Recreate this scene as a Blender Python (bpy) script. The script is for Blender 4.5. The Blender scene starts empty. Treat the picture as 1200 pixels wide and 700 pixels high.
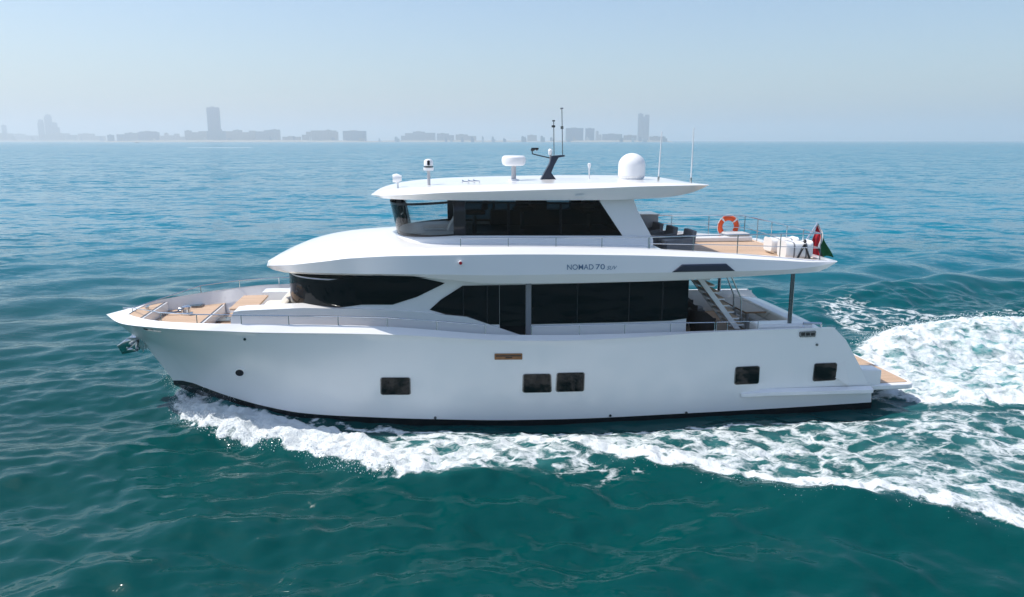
import bpy, bmesh, math, random
import numpy as np
from mathutils import Vector, Matrix
R_ = math.radians
sc = bpy.context.scene
col = sc.collection
random.seed(7); rng = np.random.default_rng(7)

# ------------------------------------------------------------------ camera
FPX, CXP, CYP, HOR, CAMH = 900.0, 600.0, 350.0, 164.5, 7.0
PITCH = math.atan((CYP-HOR)/FPX)
cam = bpy.data.cameras.new('camera'); camo = bpy.data.objects.new('camera', cam); col.objects.link(camo)
cam.sensor_width = 36; cam.lens = 36*FPX/1200; cam.clip_end = 90000; cam.clip_start = 0.1
camo.location = (0, 0, CAMH); camo.rotation_euler = (math.pi/2-PITCH, 0, 0)
sc.camera = camo
# ------------------------------------------------------------------ light
SUN_EL, SUN_AZ = 61.0, 86.0     # azimuth measured from +Y (away from the camera) towards -X (the bow side)
sd = Vector((-math.sin(R_(SUN_AZ))*math.cos(R_(SUN_EL)), math.cos(R_(SUN_AZ))*math.cos(R_(SUN_EL)), math.sin(R_(SUN_EL))))
sun = bpy.data.lights.new('sun', 'SUN'); suno = bpy.data.objects.new('sun', sun); col.objects.link(suno)
sun.energy = 3.6; sun.angle = R_(0.55); sun.color = (1.0, 0.93, 0.84)
suno.rotation_euler = sd.to_track_quat('Z', 'Y').to_euler()
w = bpy.data.worlds.new('World'); sc.world = w; w.use_nodes = True
nt = w.node_tree; nt.nodes.clear()
sky = nt.nodes.new('ShaderNodeTexSky'); sky.sky_type = 'NISHITA'; sky.sun_disc = False
sky.sun_elevation = R_(SUN_EL); sky.sun_rotation = R_(-SUN_AZ)
sky.air_density = 1.15; sky.dust_density = 1.5; sky.ozone_density = 4.5; sky.altitude = 0
bg = nt.nodes.new('ShaderNodeBackground'); bg.inputs[1].default_value = 0.12
ow = nt.nodes.new('ShaderNodeOutputWorld')
nt.links.new(sky.outputs[0], bg.inputs[0]); nt.links.new(bg.outputs[0], ow.inputs[0])
sc.view_settings.view_transform = 'Standard'; sc.view_settings.look = 'None'
sc.view_settings.exposure = 0.4; sc.view_settings.gamma = 1.0
sc.render.engine = 'CYCLES'; sc.cycles.use_denoising = True
sc.cycles.max_bounces = 10; sc.cycles.transparent_max_bounces = 24; sc.cycles.volume_bounces = 2
HAZE_DENSITY = 3.6e-4

# ------------------------------------------------------------------ measuring helpers
F_ = np.array([0, math.cos(PITCH), -math.sin(PITCH)]); U_ = np.array([0, math.sin(PITCH), math.cos(PITCH)])
X_ = np.array([1., 0, 0]); C_ = np.array([0, 0, CAMH])
PSI = R_(7.0)
EX = np.array([math.cos(PSI), math.sin(PSI), 0]); EY = np.array([-math.sin(PSI), math.cos(PSI), 0])
def ray(px, py): return F_*FPX + X_*(px-CXP) - U_*(py-CYP)
def onwater(px, py, z=0.0):
    d = ray(px, py); t = (z-CAMH)/d[2]; return C_+d*t
ORG = onwater(600, 490)+EY*2.5; ORG[2] = 0
def P(px, py, b):
    """boat point at half-breadth b to port (negative = starboard)"""
    d = ray(px, py); t = (-b-((C_-ORG)@EY))/(d@EY); p = C_+d*t
    return np.array([(p-ORG)@EX, -b, p[2]])
def PZ(px, py, z):
    p = onwater(px, py, z); return np.array([(p-ORG)@EX, (p-ORG)@EY, z])
def PX(px, py, x):
    d = ray(px, py); t = (x-((C_-ORG)@EX))/(d@EX); p = C_+d*t
    return np.array([x, (p-ORG)@EY, p[2]])
def boat2world(p):
    return ORG+EX*p[0]+EY*p[1]+np.array([0, 0, p[2]])

def pchip(xs, ys, q):
    xs = np.asarray(xs, float); ys = np.asarray(ys, float); h = np.diff(xs); d = np.diff(ys)/h
    m = np.zeros_like(ys); m[0] = d[0]; m[-1] = d[-1]
    for i in range(1, len(xs)-1):
        if d[i-1]*d[i] > 0:
            w1 = 2*h[i]+h[i-1]; w2 = h[i]+2*h[i-1]; m[i] = (w1+w2)/(w1/d[i-1]+w2/d[i])
    q = np.clip(q, xs[0], xs[-1]); k = np.clip(np.searchsorted(xs, q, 'right')-1, 0, len(h)-1)
    t = (q-xs[k])/h[k]; t2 = t*t; t3 = t2*t
    return (2*t3-3*t2+1)*ys[k]+(t3-2*t2+t)*h[k]*m[k]+(-2*t3+3*t2)*ys[k+1]+(t3-t2)*h[k]*m[k+1]

def curve(pts, n, p=2.0, isxyz=False):
    """smooth curve through (px,py,b) points, resampled at n stations by x, closer together at the bow end"""
    A = np.array(pts, float) if isxyz else np.array([P(*q) for q in pts])
    s = np.concatenate([[0], np.cumsum(np.linalg.norm(np.diff(A, axis=0), axis=1)**0.7)])
    q = np.linspace(0, s[-1], 1500)
    D = np.stack([pchip(s, A[:, k], q) for k in range(3)], 1)
    xs = np.maximum.accumulate(D[:, 0])+np.arange(len(q))*1e-7
    tt = np.linspace(0, 1, n)**p
    xq = xs[0]+(xs[-1]-xs[0])*tt
    return np.stack([xq, np.interp(xq, xs, D[:, 1]), np.interp(xq, xs, D[:, 2])], 1)

# ------------------------------------------------------------------ mesh helpers
def build(name, V, Fc, mat, parent=None, smooth=True, angle=35, mats=None, fm=None, bevel=0):
    me = bpy.data.meshes.new(name); me.from_pydata([tuple(map(float, v)) for v in V], [], [tuple(f) for f in Fc])
    bm = bmesh.new(); bm.from_mesh(me)
    bmesh.ops.remove_doubles(bm, verts=bm.verts, dist=1e-5)
    bmesh.ops.recalc_face_normals(bm, faces=bm.faces); bm.to_mesh(me); bm.free()
    for m in (mats or [mat]): me.materials.append(m)
    if fm is not None and len(fm) == len(me.polygons): me.polygons.foreach_set('material_index', fm)
    if smooth:
        me.polygons.foreach_set('use_smooth', [True]*len(me.polygons)); me.set_sharp_from_angle(angle=R_(angle))
    me.update()
    o = bpy.data.objects.new(name, me); col.objects.link(o)
    if parent: o.parent = parent
    if bevel:
        b = o.modifiers.new('bevel', 'BEVEL'); b.width = bevel; b.segments = 2; b.limit_method = 'ANGLE'; b.angle_limit = R_(40)
        b.harden_normals = False
    return o
class MB:
    def __init__(s): s.V = []; s.F = []; s.M = []
    def add(s, V, Fc, m=0):
        k = len(s.V); s.V += [tuple(v) for v in V]; s.F += [tuple(i+k for i in f) for f in Fc]; s.M += [m]*len(Fc)
    def grid(s, rows, closed_u=False, closed_v=False, m=0):
        rows = [list(r) for r in rows]; nr, nc = len(rows), len(rows[0]); k = len(s.V)
        for r in rows: s.V += [tuple(v) for v in r]
        for i in range(nr if closed_v else nr-1):
            for j in range(nc if closed_u else nc-1):
                a, b = i, (i+1) % nr; c, d = j, (j+1) % nc
                s.F.append((k+a*nc+c, k+a*nc+d, k+b*nc+d, k+b*nc+c)); s.M.append(m)
    def box(s, lo, hi, m=0):
        (a, b, c), (d, e, f) = lo, hi
        s.add([(a,b,c),(d,b,c),(d,e,c),(a,e,c),(a,b,f),(d,b,f),(d,e,f),(a,e,f)],
              [(0,3,2,1),(4,5,6,7),(0,1,5,4),(1,2,6,5),(2,3,7,6),(3,0,4,7)], m)
    def prism(s, poly, off, m=0):
        """polygon (list of xyz) extruded by vector off"""
        n = len(poly); off = np.array(off, float); A = [np.array(p, float) for p in poly]
        s.add(A+[p+off for p in A], [tuple(range(n)), tuple(range(2*n-1, n-1, -1))]+[(i, (i+1) % n, n+(i+1) % n, n+i) for i in range(n)], m)
    def tube(s, path, r, n=8, cap=True, closed=False, m=0):
        path = [Vector(p) for p in path]; N = len(path); rr = r if hasattr(r, '__len__') else [r]*N
        rows = []; up = Vector((0, 0, 1))
        for i, p in enumerate(path):
            a = path[(i-1) % N] if (closed or i > 0) else p; b = path[(i+1) % N] if (closed or i < N-1) else p
            t = (b-a).normalized()
            e = t.cross(up) if abs(t.dot(up)) < .95 else t.cross(Vector((1, 0, 0)))
            e.normalize(); f = e.cross(t)
            rows.append([p+(e*math.cos(2*math.pi*j/n)+f*math.sin(2*math.pi*j/n))*rr[i] for j in range(n)])
        k = len(s.V); s.grid(rows, closed_u=True, closed_v=closed, m=m)
        if cap and not closed:
            s.F.append(tuple(range(k, k+n))[::-1]); s.M.append(m)
            s.F.append(tuple(range(k+(N-1)*n, k+N*n))); s.M.append(m)
    def lathe(s, prof, c=(0, 0, 0), n=20, m=0):
        rows = [[(c[0]+r*math.cos(2*math.pi*j/n), c[1]+r*math.sin(2*math.pi*j/n), c[2]+z) for j in range(n)] for r, z in prof]
        k = len(s.V); s.grid(rows, closed_u=True, m=m)
        s.F.append(tuple(range(k, k+n))[::-1]); s.M.append(m)
        s.F.append(tuple(range(k+(len(prof)-1)*n, k+len(prof)*n))); s.M.append(m)
    def build(s, name, mat, parent=None, **kw):
        if 'mats' in kw: kw['fm'] = s.M
        return build(name, s.V, s.F, mat, parent, **kw)
def mir(A): A = np.array(A, float).copy(); A[..., 1] *= -1; return A
def empty(name, loc, label, cat, group=None, rz=0.0):
    o = bpy.data.objects.new(name, None); col.objects.link(o); o.location = loc; o.rotation_euler = (0, 0, rz)
    o['label'] = label; o['category'] = cat
    if group: o['group'] = group
    o.empty_display_size = .2
    return o
def tag(o, label, cat, group=None):
    o['label'] = label; o['category'] = cat
    if group: o['group'] = group
    return o

# ------------------------------------------------------------------ materials
def mat(name, base, rough=.5, metal=0, coat=0, spec=.5, var=0, vscale=3, bump=0, bscale=40, rvar=0):
    m = bpy.data.materials.new(name); m.use_nodes = True; t = m.node_tree; b = t.nodes['Principled BSDF']
    b.inputs['Base Color'].default_value = (*base, 1); b.inputs['Roughness'].default_value = rough
    b.inputs['Metallic'].default_value = metal; b.inputs['Coat Weight'].default_value = coat; b.inputs['Coat Roughness'].default_value = .04
    b.inputs['Specular IOR Level'].default_value = spec
    tc = t.nodes.new('ShaderNodeTexCoord')
    n = t.nodes.new('ShaderNodeTexNoise'); n.inputs['Scale'].default_value = vscale; n.inputs['Detail'].default_value = 5
    t.links.new(tc.outputs['Object'], n.inputs['Vector'])
    if var:
        mx = t.nodes.new('ShaderNodeMix'); mx.data_type = 'RGBA'
        mx.inputs[6].default_value = (*[c*(1-var) for c in base], 1); mx.inputs[7].default_value = (*[min(1, c*(1+var)) for c in base], 1)
        t.links.new(n.outputs[0], mx.inputs[0]); t.links.new(mx.outputs[2], b.inputs['Base Color'])
    if rvar:
        mr = t.nodes.new('ShaderNodeMapRange'); mr.inputs[3].default_value = max(0, rough-rvar); mr.inputs[4].default_value = rough+rvar
        t.links.new(n.outputs[0], mr.inputs[0]); t.links.new(mr.outputs[0], b.inputs['Roughness'])
    if bump:
        n2 = t.nodes.new('ShaderNodeTexNoise'); n2.inputs['Scale'].default_value = bscale; n2.inputs['Detail'].default_value = 4
        t.links.new(tc.outputs['Object'], n2.inputs['Vector'])
        bp = t.nodes.new('ShaderNodeBump'); bp.inputs['Strength'].default_value = bump; bp.inputs['Distance'].default_value = .02
        t.links.new(n2.outputs[0], bp.inputs['Height']); t.links.new(bp.outputs[0], b.inputs['Normal'])
    return m
M = {}
M['gel'] = mat('white_gelcoat', (.83, .835, .84), .22, coat=.35, var=.025, vscale=.8, rvar=.06)
M['hull'] = mat('hull_gelcoat', (.85, .86, .87), .22, coat=.22, var=.006, vscale=.5)
M['bottom'] = mat('antifouling', (.006, .010, .014), .10, var=.3, vscale=6)
M['glass'] = mat('dark_glass', (.003, .006, .008), .03, spec=.26, coat=0)
M['black'] = mat('black_trim', (.010, .012, .017), .3, var=.2)
M['navy'] = mat('navy_paint', (.012, .022, .045), .35, var=.1)
M['steel'] = mat('polished_steel', (.62, .64, .66), .14, metal=1)
M['dsteel'] = mat('dark_steel', (.22, .23, .25), .2, metal=1)
M['nonskid'] = mat('nonskid_deck', (.72, .71, .70), .7, var=.05, bump=.3, bscale=160)
M['grey'] = mat('grey_fabric', (.20, .21, .23), .85, var=.2, vscale=20, bump=.5, bscale=120)
M['lgrey'] = mat('light_grey_fabric', (.46, .47, .49), .85, var=.1, vscale=15, bump=.3, bscale=120)
M['wicker'] = mat('dark_wicker', (.035, .033, .034), .6, var=.4, vscale=50, bump=.8, bscale=90)
M['beige'] = mat('cream_upholstery', (.66, .63, .57), .75, var=.05, bump=.15, bscale=60)
M['orange'] = mat('orange_ring', (.82, .10, .018), .5, var=.1, vscale=8)
M['white'] = mat('white_plastic', (.82, .83, .84), .35, var=.03)
M['antenna'] = mat('antenna_white', (.75, .76, .77), .4)
M['red'] = mat('red_lens', (.5, .01, .03), .25)
M['dashtop'] = mat('dashboard_top', (.42, .46, .50), .6, var=.08)
M['dash'] = mat('dashboard_grey', (.07, .08, .095), .6, var=.15)
M['bronze'] = mat('bronze_plate', (.26, .135, .075), .35, metal=.8, var=.2, vscale=12)
M['vteak'] = mat('varnished_teak', (.24, .145, .08), .35, var=.25, vscale=7)
M['post'] = mat('post_grey', (.22, .23, .26), .4)
M['letter'] = mat('name_lettering', (.10, .18, .29), .3)
M['hatch'] = mat('hatch_glass', (.02, .07, .09), .03, spec=.9, coat=.6)
M['fred'] = mat('flag_red', (.45, .006, .02), .8); M['fgreen'] = mat('flag_green', (.01, .15, .045), .8)
M['fwhite'] = mat('flag_white', (.7, .7, .7), .8); M['fblack'] = mat('flag_black', (.012, .012, .014), .8)
def teak():
    m = bpy.data.materials.new('teak_planking'); m.use_nodes = True; t = m.node_tree; b = t.nodes['Principled BSDF']
    tc = t.nodes.new('ShaderNodeTexCoord'); sp = t.nodes.new('ShaderNodeSeparateXYZ'); t.links.new(tc.outputs['Object'], sp.inputs[0])
    mm = t.nodes.new('ShaderNodeMath'); mm.operation = 'MULTIPLY'; mm.inputs[1].default_value = 11.0; t.links.new(sp.outputs[1], mm.inputs[0])
    fr = t.nodes.new('ShaderNodeMath'); fr.operation = 'FRACT'; t.links.new(mm.outputs[0], fr.inputs[0])
    gt = t.nodes.new('ShaderNodeMath'); gt.operation = 'LESS_THAN'; gt.inputs[1].default_value = .09; t.links.new(fr.outputs[0], gt.inputs[0])
    fl = t.nodes.new('ShaderNodeMath'); fl.operation = 'FLOOR'; t.links.new(mm.outputs[0], fl.inputs[0])
    wn = t.nodes.new('ShaderNodeTexWhiteNoise'); wn.noise_dimensions = '1D'; t.links.new(fl.outputs[0], wn.inputs['W'])
    n = t.nodes.new('ShaderNodeTexNoise'); n.inputs['Scale'].default_value = 9; n.inputs['Detail'].default_value = 6
    mp = t.nodes.new('ShaderNodeMapping'); mp.inputs['Scale'].default_value = (1, 9, 1); t.links.new(tc.outputs['Object'], mp.inputs[0]); t.links.new(mp.outputs[0], n.inputs['Vector'])
    ad = t.nodes.new('ShaderNodeMath'); ad.operation = 'ADD'; t.links.new(wn.outputs[0], ad.inputs[0]); t.links.new(n.outputs[0], ad.inputs[1])
    hf = t.nodes.new('ShaderNodeMath'); hf.operation = 'MULTIPLY'; hf.inputs[1].default_value = .5; t.links.new(ad.outputs[0], hf.inputs[0])
    mx = t.nodes.new('ShaderNodeMix'); mx.data_type = 'RGBA'; mx.inputs[6].default_value = (.47, .325, .215, 1); mx.inputs[7].default_value = (.62, .45, .32, 1)
    t.links.new(hf.outputs[0], mx.inputs[0])
    m2 = t.nodes.new('ShaderNodeMix'); m2.data_type = 'RGBA'; m2.inputs[7].default_value = (.10, .07, .05, 1)
    t.links.new(gt.outputs[0], m2.inputs[0]); t.links.new(mx.outputs[2], m2.inputs[6]); t.links.new(m2.outputs[2], b.inputs['Base Color'])
    b.inputs['Roughness'].default_value = .65
    return m
M['teak'] = teak()
def clearglass(name, tint, gloss=1.0):
    m = bpy.data.materials.new(name); m.use_nodes = True; t = m.node_tree; t.nodes.clear()
    o = t.nodes.new('ShaderNodeOutputMaterial'); tr = t.nodes.new('ShaderNodeBsdfTransparent'); tr.inputs[0].default_value = (*tint, 1)
    g = t.nodes.new('ShaderNodeBsdfGlossy'); g.inputs['Roughness'].default_value = .02
    fr = t.nodes.new('ShaderNodeFresnel'); fr.inputs[0].default_value = 1.32
    mx = t.nodes.new('ShaderNodeMixShader'); t.links.new(fr.outputs[0], mx.inputs[0]); t.links.new(tr.outputs[0], mx.inputs[1]); t.links.new(g.outputs[0], mx.inputs[2])
    t.links.new(mx.outputs[0], o.inputs[0]); return m
M['clear'] = clearglass('clear_windscreen', (.86, .90, .91)); M['tint'] = clearglass('smoked_glass', (.11, .15, .17))

# ================================================================== YACHT
O3 = tuple(ORG)
yacht = empty('motor_yacht', O3, 'large white three-level motor yacht with dark windows cruising through the sea', 'yacht', rz=PSI)
GEL = M['gel']
N = 120
# ---- hull curves (port side); b = half-breadth
c_in = curve([(150,368.5,.35),(153,369.3,.84),(181,375.7,1.66),(224,378.6,2.24),(270,379.5,2.56),(338,380.4,2.68),(410,381.5,2.70),
              (454,383,2.70),(512,387,2.70),(560,391,2.70),(600,392.5,2.70),(679,392.4,2.70),(732,391,2.70),(786,389.2,2.70),(837,387.6,2.70),(917,385,2.66),(972,383.2,2.60)], N)
c_in[0, 1] = 0
c_out = curve([(124.5,368.6,0),(128,371.5,.35),(139,378.3,.95),(181,384,1.95),(253,388,2.60),(310,390,2.80),(410,391.2,2.88),(480,393.4,2.88),(540,397,2.88),
               (600,399.5,2.88),(680,399,2.88),(744,395.8,2.86),(804,391.4,2.84),(837,389.3,2.82),(917,386.2,2.76),(977,383.6,2.68)], N)
c_kn = curve([(137,377,0),(140,381,.40),(152,384.5,1.0),(181,386.5,1.80),(253,389.5,2.52),(310,391.5,2.74),(410,392.8,2.84),(480,395,2.85),(540,398.5,2.85),
              (600,401,2.86),(680,400.3,2.86),(744,397,2.84),(804,392.6,2.83),(837,390.5,2.81),(917,387.4,2.75),(979,386,2.67)], N)
c_ch = curve([(203,446,0),(215,446.5,.22),(224,448.5,.40),(239,454,.68),(267,464,1.12),(310,476,1.72),(353,484,2.12),(410,488,2.36),(500,491.2,2.48),(600,492.5,2.50),
              (700,490,2.50),(800,484.8,2.50),(900,479.3,2.48),(1022,471.5,2.44)], N)
stem = np.array([P(137,377,0), P(153,391,0), P(167,401.5,0), P(182,419,0), P(196,436.5,0), P(203,446,0)])
def hull_rows():
    rows = []
    K = 14
    stv = np.linspace(0, 1, len(stem))
    for i in range(K+1):
        v = i/K
        r = c_kn*(1-v)+c_ch*v
        tt = np.linspace(0, 1, N)**2.0
        # flare: hollow in the bow sections, nearly straight amidships
        p = 1.0+2.4*np.exp(-tt*6)
        b = (-c_ch[:, 1])+((-c_kn[:, 1])-(-c_ch[:, 1]))*(1-v)**p
        r[:, 1] = -b
        sx = np.array([pchip(stv, stem[:, 0], np.array([v]))[0], 0, pchip(stv, stem[:, 2], np.array([v]))[0]])
        d = sx-r[0]
        fall = np.exp(-((r[:, 0]-r[0, 0])/1.3)**2)
        r += d[None]*fall[:, None]*np.array([1, 0, 1])
        # raked transom side edge
        rows.append(r)
    return rows
hr = hull_rows()
# raked end: side edge (977,384)->(1009,430)->(1023,460)
def end_x(z):
    A = [P(977,383.6,2.68), P(991.5,398,2.66), P(1009,430,2.6), P(1022,460,2.5), P(1021,478,2.44)]
    zz = np.array([a[2] for a in A][::-1]); xx = np.array([a[0] for a in A][::-1])
    return np.interp(z, zz, xx)
for r in hr:
    xe = end_x(r[-1, 2]); x0 = r[60, 0]
    k = r[:, 0] > x0
    r[k, 0] = x0+(r[k, 0]-x0)*(xe-x0)/(r[-1, 0]-x0)
XE = float(end_x(0.1))
inner_lo = c_in.copy(); inner_lo[:, 2] -= .16; inner_lo[:, 1] *= .995
cap_rows = [inner_lo, c_in, c_out, c_kn]
c_bot1 = c_ch.copy(); c_bot1[:, 2] -= np.interp(c_ch[:, 0], [-9, -7, -4, 9], [.12, .16, .20, .24]); c_bot1[:, 1] *= .985
keel = np.stack([c_ch[:, 0]+np.interp(c_ch[:, 0], [-9, -6, 9], [.75, .4, 0]), np.zeros(N), np.interp(c_ch[:, 0], [-9.2, -8.6, -6, 9], [.05, -.3, -.9, -.9])], 1)
c_bot2 = c_ch*.35+keel*.65; c_bot2[:, 1] = c_ch[:, 1]*.72; c_bot2[:, 2] = c_bot1[:, 2]*.45+keel[:, 2]*.55
mb = MB()
for f in (lambda a: a, mir):
    mb.grid([f(r) for r in [inner_lo, c_in, c_out]+hr])
    e = [r[-1] for r in hr]                                  # closing transom strip
for i in range(5, len(hr)-1):
    a, b = hr[i][-1], hr[i+1][-1]; mb.add([a, b, mir(b), mir(a)], [(0, 1, 2, 3)])
hull = mb.build('hull', M['hull'], yacht, angle=28)
mb = MB()
for f in (lambda a: a, mir): mb.grid([f(r) for r in [c_ch, c_bot1, c_bot2, keel]])
a = [c_ch[-1], c_bot1[-1], c_bot2[-1], keel[-1]]; mb.add(a+[mir(q) for q in a[:3]][::-1], [tuple(range(7))])
mb.build('hull_bottom', M['bottom'], yacht)
Hs = np.array(hr)      # rows x stations x 3
def hull_b(x, z):
    best = 2.6; d0 = 1e9
    d = (Hs[:, :, 0]-x)**2+(Hs[:, :, 2]-z)**2
    idx = np.argsort(d.ravel())[:4]; ww = 1/(d.ravel()[idx]+1e-5)
    return float((-Hs[:, :, 1].ravel()[idx]*ww).sum()/ww.sum())
def sheer_b(x): return np.interp(x, c_in[:, 0], -c_in[:, 1])
def sheer_z(x): return np.interp(x, c_in[:, 0], c_in[:, 2])
def in_b(x, z): return max(.02, min(sheer_b(x)*.996-.03, hull_b(x, z)-.05 if z < c_kn[0, 2]+.4 and x < -2 else 9))
def deck_patch(x0, x1, z, mb, n=30, inset=.02, rise=None):
    xs = np.linspace(x0, x1, n)
    top = [(x, -in_b(x, z)-.0, z) for x in xs]; mb.grid([top, [(x, -y, zz) for x, y, zz in top]])
# inner bulwark
def bulwark(x0, x1, z, name):
    mb = MB(); xs = np.linspace(x0, x1, 140)
    for s in (-1, 1):
        hi = [(x, s*(sheer_b(x)-.004), sheer_z(x)-.02) for x in xs]; zf = [z1-.03 if x < XA else z2-.03 if x < XB else z3-.03 if x < XNOSE+3 else z for x in xs]; lo = [(x, s*in_b(x, q), q) for x, q in zip(xs, zf)]
        mb.grid([hi, lo])
    return mb.build(name, GEL, yacht)
z1, z2, z3 = 2.53, 2.29, 2.02
eA = PZ(168.6,371.5,z1)[0]; eA2 = PZ(197,354,z1)[0]; eB = PZ(240,378,z2)[0]; eB2 = PZ(261,357,z2)[0]
XA = (eA+eA2)/2; XB = (eB+eB2)/2; XNOSE = P(341.5,321,0)[0]
XHE = P(805,350,2.2)[0]
bulwark(c_in[0, 0]+.02, XE-1.3, 1.35, 'bulwark_lining')
mb = MB(); deck_patch(c_in[0, 0]+.05, XA, z1, mb); mb.build('anchor_deck_teak', M['teak'], yacht)
mb = MB(); deck_patch(XA, XB, z2, mb); mb.build('windlass_deck_teak', M['teak'], yacht)
mb = MB(); deck_patch(XB, XNOSE+3.2, z3, mb); mb.build('foredeck_teak', M['teak'], yacht)
for nm, x, za, zb in (('deck_step', XA, z1, z2), ('deck_step', XB, z2, z3)):
    mb = MB(); bb = in_b(x, zb-.06)
    mb.box((x-.04, -bb, zb-.05), (x+.035, bb, za+.012)); o = mb.build(nm, GEL, yacht, bevel=.008)
    mb = MB(); mb.box((x-.05, -bb, za+.013), (x-.01, bb, za+.02)); mb.build('dark_nosing', M['dash'], o)
ZSD = 1.72
mb = MB(); xs = np.linspace(XNOSE+1.5, XHE, 30)
for s in (-1, 1): mb.grid([[(x, s*(sheer_b(x)-.03), ZSD) for x in xs], [(x, s*1.9, ZSD) for x in xs]])
mb.build('side_deck', M['nonskid'], yacht)
ZCK = 1.50
mb = MB(); deck_patch(XHE-.3, XE-1.2, ZCK, mb); mb.build('cockpit_teak', M['teak'], yacht)

# ---- hull windows
def rounded(poly, r, n=4):
    out = []; m = len(poly); Pn = [np.array(p, float) for p in poly]
    for i in range(m):
        a, b, c = Pn[i-1], Pn[i], Pn[(i+1) % m]
        u = (a-b)/np.linalg.norm(a-b); v = (c-b)/np.linalg.norm(c-b)
        for t in np.linspace(0, 1, n+1):
            p0 = b+u*r; p1 = b+v*r
            out.append((1-t)**2*p0+2*t*(1-t)*b+t*t*p1)
    return out
def on_hull(px, py):
    b = 2.7
    for _ in range(6):
        p = P(px, py, b); b = hull_b(p[0], p[2])
    return P(px, py, b)
def hull_window(q, s=1):
    pts = [on_hull(*p) for p in q]
    if s < 0: pts = [mir(p) for p in pts]
    out = np.array([0, -s, 0]); c = sum(pts)/len(pts)
    fr = rounded([c+(p-c)*1.07 for p in pts], .07)
    mb = MB(); mb.prism([p+out*.020 for p in fr], -out*.03); f = mb.build('hull_window', M['dsteel'], yacht)
    gl = rounded(pts, .06); mb = MB(); mb.prism([p+out*.036 for p in gl], -out*.03); mb.build('pane', M['glass'], f)
WIN = [[(446.5,443),(480,443),(480.5,462),(447,462)], [(613.5,439),(645,438.6),(645.5,459.2),(613,459.6)], [(653,437.6),(684.3,437),(683.5,458),(652,458.6)],
       [(862.5,430.6),(889.3,429.4),(888,449),(861,450.4)], [(955,426.6),(980,425.6),(978.5,445),(952.8,446.4)]]
for q in WIN:
    for s in (1, -1): hull_window(q, s)
for s in (1, -1):                                            # round porthole
    c = on_hull(281, 436.8); e = on_hull(285, 436.8); u = (e-c)/np.linalg.norm(e-c); v = on_hull(281, 432)-on_hull(281, 441); v /= np.linalg.norm(v)
    nn = np.cross(u, v); nn = nn*(1 if nn[1] < 0 else -1)
    ring = lambda r, h: [c+nn*h+r*(u*math.cos(t)+v*math.sin(t)) for t in np.linspace(0, 2*math.pi, 25)[:-1]]
    fx = (lambda a: a) if s > 0 else (lambda a: [mir(p) for p in a])
    mb = MB(); mb.grid([fx(ring(.205, -.02)), fx(ring(.20, .018)), fx(ring(.14, .022)), fx(ring(.135, -.01))], closed_u=True); o = mb.build('porthole', M['hull'], yacht)
    mb = MB(); mb.add(fx(ring(.145, .008)), [tuple(range(24))]); mb.build('pane', M['glass'], o)
# bronze vent plate, small fittings
def plate(name, q, m, parent, out=.015, th=.03, r=.02, bfun=on_hull):
    pts = rounded([bfun(*p) for p in q], r); mb = MB(); mb.prism([p+np.array([0, -out, 0]) for p in pts], (0, th, 0)); return mb.build(name, m, parent)
o = plate('bronze_vent', [(579.5,414.6),(612,414.2),(612,421.4),(579.5,421.6)], M['bronze'], yacht)
plate('vent_slot', [(580.5,416.6),(611,416.2),(611,417.5),(580.5,417.8)], M['black'], o, .02)
plate('vent_slot', [(592,418.6),(600,418.5),(600,419.6),(592,419.7)], M['black'], o, .02)
for q in ((287,397.5),(510,489.5),(715,487),(804,483.5),(957,404)):
    p = on_hull(*q); mb = MB(); mb.tube([p+np.array([0, .02, 0]), p+np.array([0, -.03, 0])], .035, 10); mb.build('through_hull_fitting', M['dsteel'], yacht)
o = plate('stern_fairlead', [(936.5,389),(956,387.6),(955,394.6),(936.5,395.2)], M['dsteel'], yacht, .03, .05, .03)
for k in range(3): plate('fairlead_opening', [(938.5+k*5.6,390),(943+k*5.6,389.6),(942.6+k*5.6,393),(938.4+k*5.6,393.3)], M['black'], o, .036, .02, .01)
bowb = lambda x, y: P(x, y, float(np.interp(P(x, y, 1.6)[0], c_kn[:, 0], -c_kn[:, 1])))
o = plate('bow_fairlead', [(164,382.6),(190,386.2),(189,389.6),(172,387.2)], M['steel'], yacht, .02, .05, .02, bowb)
for k in range(3): plate('fairlead_opening', [(168+k*7,384),(173+k*7,384.8),(173+k*7,386.8),(169+k*7,386)], M['black'], o, .03, .02, .01, bowb)
# spray strake at the stern quarter
A = [P(868,461.5,2.56), P(900,459.8,2.68), P(1023,456.5,2.66)]; 
for s in (1, -1):
    f = (lambda a: a) if s > 0 else mir
    top = [f(a+np.array([0, .12, .06])) for a in A]; o1 = [f(a+np.array([0, -.03, 0])) for a in A]; o2 = [f(a+np.array([0, -.03, -.09])) for a in A]; bt = [f(a+np.array([0, .14, -.13])) for a in A]
    mb = MB(); mb.grid([top, o1, o2, bt]); mb.build('spray_strake', M['hull'], yacht, angle=20)

# ---- swim platform
zp = P(1071,449,2.4)[2]; xp1 = P(1071,449,2.45)[0]+.09; xp0 = XE-.5
mb = MB(); 
def plat_outline(x0, x1, b, z, r=.25):
    return rounded([(x0, -b, z), (x1-.02, -b, z), (x1-.02, b, z), (x0, b, z)], r)
pl = plat_outline(xp0, xp1, 2.45, zp-.15); mb.prism(pl, (0, 0, .15)); 
platf = mb.build('swim_platform', GEL, yacht, bevel=.03)
mb = MB(); mb.prism(plat_outline(xp0, xp1-.13, 2.30, zp+.003, .12), (0, 0, .012)); mb.build('platform_teak', M['teak'], platf)
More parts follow.
